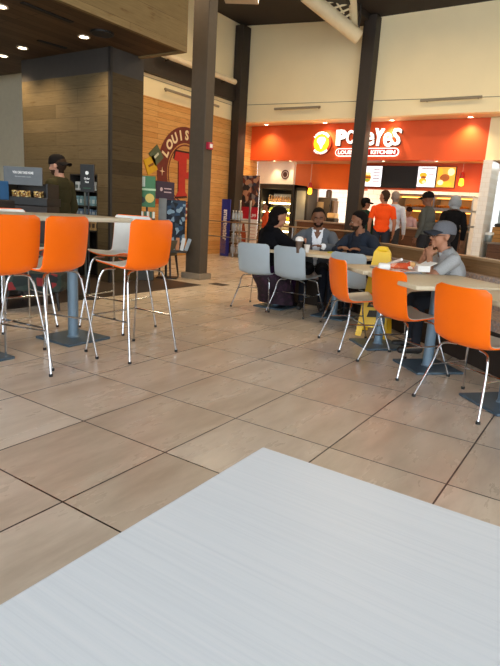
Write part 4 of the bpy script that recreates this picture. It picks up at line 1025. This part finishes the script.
# shelves in the recess and what stands on them
t = thing('shelf_unit', 'black shelf unit set into the dark wooden shop wall', 'shelves', ((SHX0+SHX1)/2, BYF, 0)); w = (SHX1-SHX0)/2
MB().box(-w, w, .40, .415, 0, SHZ1).box(-w, -w+.02, .0, .40, 0, SHZ1).box(w-.02, w, .0, .40, 0, SHZ1).box(-w, w, 0, .40, SHZ1-.02, SHZ1).build('case', mat('black shelf case', '#1a1715', .6), t)
MB().box(-.012, .012, .02, .05, 0, SHZ1-.02).build('divider', mat('grey divider', '#6f787a', .5, .4), t)
shv = [PY(85, v, BYF+.1).z for v in (190.5, 205.5, 215.5, 229.5)]
for z in shv: MB().box(-w+.02, w-.02, .02, .40, z-.02, z).build('shelf', MATS['black shelf case'], t)
GM = {}
kinds = [(shv[0], '#d9dcda', '#5f6a66', .13, 'white coffee bag', 'top'), (shv[1], '#7ba3ad', '#c9dadb', .145, 'pale blue box', 'second'), (shv[2], '#6e87a0', '#b9c4cc', .10, 'slate blue box', 'third'), (shv[3], '#c9a46a', '#4a3526', .16, 'tan coffee bag', 'bottom')]
for z, c1, c2, h, nm, sh in kinds:
    p0 = None
    for i in range(6):
        x = (SHX0+SHX1)/2-w+.08+(2*w-.16)*i/5; lc = (x, BYF+.12, z)
        if p0 is None:
            p0 = thing('coffee_bag' if 'bag' in nm else 'carton', '%s in the row on the %s shop shelf' % (nm, sh), 'bag' if 'bag' in nm else 'box', lc, 0, '%s goods on the shop shelves' % sh)
            hw = (2*w-.16)/10*.86
            MB().box(-hw, hw, -.05, .05, 0, h, .008).build('pack', mat('pack '+c1, c1, .5), p0); MB().box(-hw*.7, hw*.7, -.053, -.05, h*.25, h*.65).build('pack_label', mat('pack '+c2, c2, .5), p0)
        else: dup(p0, lc, 0)
# black menu sign on a stand in front of the shelves
c = PD(87.5, 179, 6.55); t = thing('menu_board', 'black menu board with white emblem standing in front of the shop shelves', 'sign', (c.x, c.y, 0), math.radians(20))
z0, z1 = PD(87.5, 192, 6.55).z, PD(87.5, 164.5, 6.55).z; w = .092
bd = MB().box(-w, w, -.012, .012, z0, z1, .004).build('board', mat('board black', '#1b1c1c', .5), t)
MB().prism(circle(.022, 20), 0, .002, facing_y((0, -.012, z1-.10))).build('emblem', WHITEP, bd)
for i, s_ in enumerate(('Order', 'Now')): text('lettering', s_, .04, WHITEP, bd, facing_y((0, -.013, z1-.165-.04*i)), width=(.075, .05)[i], height=.026, depth=.001, bold=.001)
MB().box(-.05, .05, -.014, -.012, z0+.04, z0+.05).build('green_line', mat('board green', '#27533a', .5), bd)
MB().tube([(0, .02, 0), (0, .02, z0+.02)], .012, 8).build('pole', BLACK, t); MB().prism(circle(.16, 24), 0, .015).build('base', BLACK, t)
# condiment bar with grey sign
c = PD(31.5, 195, 6.7); t = thing('snack_case', 'black snack case with a grey lettered sign at the shop counter', 'display case', (c.x, c.y, 0), math.radians(28))
zz = lambda v: PD(25, v, 6.7).z
w = .235
MB().box(-w-.02, w+.05, -.18, .20, zz(205), zz(197), .006).build('case_base', BLACK, t)
MB().box(-w, w+.04, .10, .14, zz(197), zz(183), .004).box(-w-.02, -w, -.16, .14, zz(197), zz(183)).box(w+.03, w+.05, -.16, .14, zz(197), zz(183)).build('case_back', BLACK, t)
MB().box(-w, w+.05, -.18, .16, 0.0, zz(205)-.0, .01).build('stand', mat('shop cabinet', '#2a211b', .6), t)
sg = MB().box(-w-.01, w, -.19, -.17, zz(185.5), zz(168), .004).build('sign_panel', mat('sign grey', '#64686a', .5), t)
text('sign_lettering', 'YOU CAN TAKE HOME', .05, WHITEP, sg, facing_y((0, -.192, zz(173.5))), width=.26, height=.030, depth=.001, bold=.002)
text('sign_small_print', 'find more at the counter', .03, mat('pale ink', '#b9bcbb', .6), sg, facing_y((0, -.192, zz(177.3))), width=.2, height=.014, depth=.001)
Mz = Matrix.Translation((c.x, c.y, 0)) @ Matrix.Rotation(math.radians(28), 4, 'Z')
for i, x in enumerate((-.16, -.05, .12)):
    pp = Mz @ Vector((x, -.05, zz(197)+.0)); mb = MB(); mb.box(-.05, .05, -.04, .04, 0, .075, .01)
    o = mb.build('wrapped_snack', speckle('snack print', ['#caa24a', '#8d5a26', '#e3cf96', '#5a3418'], 70), None); o.location = pp; o.rotation_euler = (0, 0, math.radians(28)); tag(o, 'golden wrapped snack lying in the black snack case', 'snack', 'snacks in the black case')
for x in (-.055, .0):
    pp = Mz @ Vector((x, .12, zz(183))); o = MB().lathe([(.016, 0), (.020, .16)], 14).build('paper_cup_stack', PAPER, None, True); o.location = pp; tag(o, 'slim white cup standing on top of the snack case', 'cup', 'white cups on the snack case')
# blue box at the left edge
c = PD(-4, 189, 6.5); o = MB().box(-.11, .11, -.1, .1, -.12, .10, .01).build('blue_carton', mat('carton blue', '#2d5f8c', .5), None); o.location = (c.x, c.y, c.z); tag(o, 'blue carton cut off by the left edge beside the snack case', 'carton')
o = MB().box(-.45, .16, -.14, .16, 0, c.z-.12, .01).build('shop_cabinet', MATS['shop cabinet'], None); o.location = (c.x, c.y, 0); tag(o, 'dark cabinet under the blue carton at the left edge', 'cabinet')
# dark patterned lounge chair behind the high table
c = PZ(28, 310); CHF = speckle('dark floral cloth', ['#1c2a28', '#222c2e', '#2a3a34', '#8a2a2a', '#1a2224', '#33403a'], 14)
t = thing('lounge_chair', 'dark low lounge chair with red flower print behind the high table', 'armchair', (c.x-.15, c.y+.25, 0), math.radians(40))
MB().box(-.33, .33, -.33, .33, .20, .42, .06).build('seat', CHF, t, True); MB().box(-.33, .33, .24, .36, .35, .68, .05).build('backrest', CHF, t, True)
for x in (-.28, .28):
    for y in (-.28, .28): MB().tube([(x*.9, y*.9, .21), (x, y, 0)], [.022, .014], 8).build('leg', BLACK, t)
# tub chair and racks left of the near column
c = PZ(179, 279); t = thing('tub_chair', 'olive brown leather tub chair with dark legs beside the near column', 'armchair', (c.x-.30, c.y-.03, 0), math.radians(-70))
LE = mat('olive brown leather', '#544b38', .45, 0, .08, 20)
prof = []
mb = MB(); n = 18
vs = []; fs = []
for r, z in ((.20, .40), (.25, .52), (.26, .64), (.20, .64), (.18, .50)): vs += [Vector((r*math.cos(a), r*math.sin(a), z)) for a in [math.radians(-40+260*k/n) for k in range(n+1)]]
for a in range(5):
    for k in range(n): b = (a+1) % 5; fs.append([a*(n+1)+k, a*(n+1)+k+1, b*(n+1)+k+1, b*(n+1)+k])
fs += [[a*(n+1) for a in range(5)], [a*(n+1)+n for a in range(4, -1, -1)]]
mb.add(vs, fs).build('shell_back', LE, t, True)
MB().lathe([(.18, .38), (.21, .41), (.20, .48), (.15, .50)], 22).build('seat', LE, t, True)
for x in (-.18, .18):
    for y in (-.18, .18): MB().tube([(x*.75, y*.75, .40), (x, y, 0)], [.022, .015], 8).build('leg', mat('dark chair leg', '#241a14', .5), t)
# green gift card rack
c = PD(147, 195, 8.6); t = thing('card_rack', 'green card rack with pictures at the end of the dark shop wall', 'rack', (c.x, c.y, 0), math.radians(40)); zz = lambda v: PD(147, v, 8.6).z; w = .13
rk = MB().box(-w, w, -.02, .02, zz(207), zz(176), .004).build('board', mat('card green', '#2c6b3c', .5), t)
MB().box(-w+.01, -w+.10, -.026, -.02, zz(187), zz(177), .002).build('picture_card', mat('card grey', '#b7c1b4', .5), rk)
MB().prism(circle(.07, 20), 0, .004, facing_y((.045, -.022, zz(198)))).build('round_picture', mat('card yellow', '#c9b455', .5), rk)
MB().prism(circle(.05, 20), 0, .004, facing_y((-.075, -.022, zz(200)))).build('dark_picture', mat('card black', '#20281f', .5), rk)
MB().box(-w, w+.01, -.026, -.02, zz(190.5), zz(188.5), .002).build('text_strip', mat('card pale', '#a9c7a0', .5), rk)
MB().box(-w, w, -.14, .10, 0, zz(218), .01).build('base_cabinet', mat('rack base', '#3a3a36', .6), t)
MB().tube([(0, .03, zz(218)), (0, .03, zz(205))], .015, 8).build('pole', BLACK, t)
Mr = Matrix.Translation((c.x, c.y, 0)) @ Matrix.Rotation(math.radians(40), 4, 'Z')
for i in range(6):
    pp = Mr @ Vector((-.11+.045*i, -.08, zz(218))); o = MB().box(-.017, .017, -.02, .02, 0, .10, .004).build('small_carton', mat('carton %d' % (i % 2), ('#2c5f4a', '#d7dcd6')[i % 2], .5), None); o.location = pp; o.rotation_euler = (0, 0, math.radians(40)); tag(o, 'small green or white carton in the row below the green card rack', 'carton', 'cartons below the green card rack')
# pennants and purple sign fixed to the wooden wall
for u, v, sz, rot, col, lab in ((151, 165, .17, 25, '#d3a91c', 'yellow diamond placard on the wooden wall left of the mural'), (156.5, 155.5, .17, 40, '#4f5f45', 'dark green diamond placard on the wooden wall above the yellow one')):
    c = PX(u, v, WX+.02); t = thing('diamond_placard', lab, 'placard', (WX+.02, c.y, c.z)); T_ = facing_x((0, 0, 0)) @ Matrix.Rotation(math.radians(rot), 4, 'Z')
    MB().prism([(-sz, -sz), (sz, -sz), (sz, sz), (-sz, sz)], -.018, 0, T_).build('board', mat('placard '+col, col, .5), t)
    MB().prism([(-sz*.5, -sz*.15), (sz*.5, -sz*.15), (sz*.5, sz*.15), (-sz*.5, sz*.15)], 0, .003, T_).build('lettering_block', mat('placard mark '+col, '#7a4a16' if col == '#d3a91c' else '#c9d0bd', .5), t)
c = PX(165.5, 190.5, WX+.03); t = thing('purple_sign', 'dark purple square sign on the wooden wall below the mural ring', 'sign', (WX+.03, c.y, c.z))
MB().box(-.03, 0, -.31, .31, -.20, .20, .004).build('board', mat('sign purple', '#2d2a4c', .5), t)
MB().prism(circle(.045, 12), 0, .003, facing_x((0, -.14, .02))).build('emblem', mat('pale mark', '#c7c2d6', .5), t)
for i in range(2): MB().box(0, .003, -.05, .2, .03-.08*i, .055-.08*i).build('text_line', MATS['pale mark'], t)
MB().box(-.028, -.002, -.31, .31, -.32, -.20, .004).build('orange_band', mat('sign orange', '#a8492a', .5), t)
# magazine / snack rack in front of the mural
c = PD(173, 222, 9.0); t = thing('snack_rack', 'rack of dark blue packets and papers left of the near column', 'rack', (c.x, c.y, 0), math.radians(35)); zz = lambda v: PD(173, v, 9.0).z; w = .24
MB().box(-w, w, -.12, .06, zz(252.5), zz(251), .004).build('ledge', MATS['rack base'], t); MB().tube([(-.1, .02, 0), (-.1, .02, zz(252))], .02, 8).build('pole', BLACK, t); MB().box(-.25, .1, -.12, .12, 0, .02, .004).build('foot_plate', BLACK, t)
MB().box(-w, -w+.13, -.02, .02, zz(251), zz(199), .004).build('grey_panel', mat('panel grey', '#7d7f7d', .5), t)
MB().box(-w+.13, w-.04, .0, .03, zz(251), zz(200), .004).build('packet_panel', speckle('packet print', ['#141d2c', '#1c2c44', '#24405c', '#7f98a8', '#121820', '#2a3a4a'], 16), t)
Mr = Matrix.Translation((c.x, c.y, 0)) @ Matrix.Rotation(math.radians(35), 4, 'Z')
for i in range(5):
    pp = Mr @ Vector((-.05+.07*i, -.06, zz(251)+.012)); o = MB().box(-.03, .03, -.004, .004, 0, .21, .001).build('leaflet', mat('leaflet %d' % (i % 3), ('#c7ced2', '#8a9aa6', '#b07a52')[i % 3], .6), None); o.location = pp; o.rotation_euler = (-.25, .15*(i-2), math.radians(35)); tag(o, 'paper leaflet leaning in the rack left of the near column', 'leaflet', 'leaflets in the rack by the column')

# ------------------------------------------------------------------ right recess behind the pier
struct('wall_recess', MB().box(-2.6, 4, 15.0, 15.1, 0, ZF), mat('cool grey paint', '#b9c3c8', .7, 0, .02))
c = PY(490, 248, 13.3)
o = thing('side_counter', 'low dark counter right of the white pier', 'counter', (-1.4, 13.7, 0)); MB().box(-1.05, 2.2, -.35, .35, 0, .78, .01).build('counter_body', MATS['counter wood'], o); MB().box(-1.07, 2.2, -.38, .36, .78, .82, .006).build('counter_top', mat('side counter top', '#75685c', .4), o)
c = PY(497.5, 237, 13.6); t = thing('wooden_crate', 'wooden crate with dark items on the side counter at the right edge', 'crate', (c.x+.1, 13.65, .82))
MB().box(-.22, .3, -.15, .15, 0, .34, .008).build('box', planks('crate wood', (0, 2), .09, 1, ['#a5763f', '#b38449'], .6, dark='#3a2612'), t); MB().box(-.2, .28, -.13, .13, .34, .42, .03).build('dark_contents', BLACK, t)
c = PY(488, 243, 13.5); t = thing('steel_canister', 'small grey canister with white lid left of the wooden crate', 'canister', (c.x, 13.5, .82))
MB().lathe([(.06, 0), (.075, .02), (.08, .15)], 18).build('body', mat('canister grey', '#8a9597', .3, .4), t, True); MB().lathe([(.09, .15), (.10, .165), (.10, .20), (.08, .215)], 18).build('lid', WHITEP, t, True)
c = PY(474, 233, 13.2)
# ------------------------------------------------------------------ things on the tables and floor
# yellow wet floor sign
YEL = mat('sign yellow', '#f2c414', .45, 0, .03)
t = thing('wet_floor_sign', 'yellow folding wet floor sign standing between the tables', 'floor sign', (-1.95, 5.34, 0), math.radians(10))
for sgn in (-1, 1):
    a = math.radians(11)*sgn; Mp = Matrix.Translation((0, 0, .90)) @ Matrix.Rotation(a, 4, 'X') @ Matrix.Translation((0, 0, -.90))
    poly = [(-.155, 0), (-.10, 0), (-.085, .10), (.085, .10), (.10, 0), (.155, 0), (.085, .86), (.06, .90), (-.06, .90), (-.085, .86)]
    pn = MB().prism(poly, -.010, .010, Mp @ facing_y((0, 0, 0))).build('panel', YEL, t)
    for zz_, w_, h_ in ((.62, .06, .03), (.45, .05, .05), (.34, .07, .03), (.24, .06, .03)):
        w_, h_ = w_*1.35, h_*1.3
        MB().prism([(-w_*.8, zz_-h_), (w_*.8, zz_-h_*.7), (w_*.5, zz_+h_), (-w_*.6, zz_+h_*.8)], .010 if sgn < 0 else -.013, .013 if sgn < 0 else -.010, Mp @ facing_y((0, 0, 0))).build('printed_mark', mat('sign print', '#2a2208', .6), pn)
MB().box(-.055, .055, -.03, .03, .87, .925, .02).build('handle', YEL, t)
# tray of food
ZT = .751
c = PZ(395, 270.5, ZT); t = thing('food_tray', 'tray with paper on the table in front of the man in the cap', 'tray', (c.x, c.y, ZT), R45)
MB().box(-.21, .21, -.15, .15, 0, .012, .005).build('tray_base', mat('tray grey', '#8d8f90', .5), t); MB().box(-.19, .19, -.13, .13, .012, .015).build('paper_liner', speckle('printed liner', ['#f0e6dc', '#e8d9cb', '#d9714a', '#f4efe8'], 30), t)
def at(u, v, z=ZT): return PZ(u, v, z)
c = at(416, 272.5); o = thing('paper_box', 'open white paper box right of the wrapped food', 'box', (c.x+.02, c.y, ZT+.016), R45)
MB().box(-.09, .09, -.06, .06, 0, .055, .004).build('box_body', PAPER, o); MB().add([(-.09, .06, .055), (.09, .06, .055), (.09, .12, .085), (-.09, .12, .085), (-.09, .062, .052), (.09, .062, .052), (.09, .122, .082), (-.09, .122, .082)], [[0, 1, 2, 3], [7, 6, 5, 4], [0, 4, 5, 1], [2, 6, 7, 3], [1, 5, 6, 2], [0, 3, 7, 4]]).build('box_flap', PAPER, o)
c = at(401, 272.5); o = thing('wrapped_sandwich', 'orange and white paper wrapped sandwich on the tray', 'wrap', (c.x, c.y, ZT+.02), R45+.6)
MB().tube([(-.10, 0, .025), (-.05, .005, .032), (.05, 0, .04), (.09, 0, .055)], [.022, .036], 12, smooth=4).build('paper_wrap', speckle('wrap print', ['#e06a3a', '#f0e4d8', '#d9542a', '#e8a184'], 22), o, True); MB().ell((.095, 0, .058), (.028, .028, .024), 12).build('filling', mat('bread', '#d3a368', .7, 0, .15, 50), o, True)
c = at(386, 271); o = MB().box(-.05, .05, -.05, .05, 0, .05, .012).build('folded_napkin', PAPER, None); o.location = (c.x-.02, c.y, ZT+.016); o.rotation_euler = (0, 0, .4); tag(o, 'white folded napkin at the left end of the tray', 'napkin')
c = at(393, 270); o = MB().tube([(-.1, 0, .03), (.1, .02, .09)], .012, 8).build('rolled_receipt', PAPER, None); o.location = (c.x, c.y, ZT+.016); o.rotation_euler = (0, 0, R45); tag(o, 'rolled white paper sticking up behind the wrapped sandwich', 'paper')
def cup(u, v, lab, r=.036, h=.085):
    c = at(u, v); t = thing('paper_cup', lab, 'cup', (c.x, c.y, ZT-.001), 0, 'white cups on the far tables'); MB().lathe([(r*.72, 0), (r, h), (r*1.06, h), (r*1.06, h+.006), (r*.9, h+.006)], 18).build('cup_body', PAPER, t, True); return t
cup(306.5, 252.3, 'white paper cup on the table in front of the man in the blazer')
cup(352.0, 252.6, 'white paper cup in front of the man in the dark hooded jacket', .034, .07)
c = at(334, 253.5); o = MB().box(-.07, .07, -.045, .045, 0, .02, .008).build('yellow_packet', mat('packet yellow green', '#c0b52e', .5), None); o.location = (c.x, c.y, .75); tag(o, 'yellow packet lying near the edge of the far table', 'packet')
c = at(342.5, 254.5); o = MB().box(-.06, .06, -.045, .045, 0, .018, .006).build('paper_napkin', PAPER, None); o.location = (c.x, c.y, .75); tag(o, 'white napkin lying right of the yellow packet', 'napkin')
# domed cup held by the woman
c = PD(299.5, 240, 6.25); t = thing('takeaway_cup', 'brown takeaway cup with white domed lid held by the woman in black', 'cup', (c.x, c.y, .80))
MB().lathe([(.03, -.048), (.042, .09)], 18).build('cup_body', mat('cup brown', '#5a4434', .5), t, True); MB().lathe([(.047, .09), (.048, .10), (.042, .125), (.02, .14)], 18).build('lid', PAPER, t, True)
# floor grate by the near column
o = MB().box(-.14, .14, -.1, .1, 0, .006).build('floor_grate', BEAMM, None); c = PZ(219, 284.5); o.location = (c.x, c.y, 0); tag(o, 'small dark floor plate right of the near column base', 'floor plate')

# ------------------------------------------------------------------ light
for x, y, e in ((-7.6, 15.6, 60), (-5.2, 16.2, 60), (-3.6, 15.8, 45)):  # unseen panels added to brighten the kitchen
    t = thing('kitchen_fill_panel', 'square fill panel added under the kitchen ceiling for brightness', 'fill light', (x, y, ZF-.001), 0, 'kitchen fill panels')
    MB().box(-.3, .3, -.3, .3, -.03, 0, .005).build('frame', mat('lamp trim', '#d9c8ae', .5), t); MB().box(-.27, .27, -.27, .27, -.034, -.03).build('diffuser', glow('fill diffuser', '#ffe9c8', 4), t)
    L = bpy.data.lights.new('kitchen_fill_lamp', 'AREA'); L.size = .5; L.energy = e; L.color = (1, .84, .62); o = bpy.data.objects.new('kitchen_fill_lamp', L); COL.objects.link(o); o.parent = t; o.location = (0, 0, -.05)
w = bpy.data.worlds.new('daylight'); SC.world = w; w.use_nodes = True; nt = w.node_tree; bg = nt.nodes['Background']
bg.inputs['Color'].default_value = (.87, .94, 1.0, 1); bg.inputs['Strength'].default_value = 4.1
# fixtureless warm fill lights added under the roof to warm the upper walls
for x, y in ((-7, 9.6), (-4, 9.6), (-1, 9.6), (-6.5, 6.8), (-2.5, 6.8)):
    L = bpy.data.lights.new('warm_fill_lamp', 'AREA'); L.shape = 'DISK'; L.size = .9; L.energy = 50; L.color = (1, .76, .49)
    o = bpy.data.objects.new('warm_fill_lamp', L); COL.objects.link(o); o.location = (x, y, 5.2)
SC.view_settings.view_transform = 'Standard'; SC.view_settings.look = 'None'; SC.view_settings.exposure = .22; SC.view_settings.gamma = 1
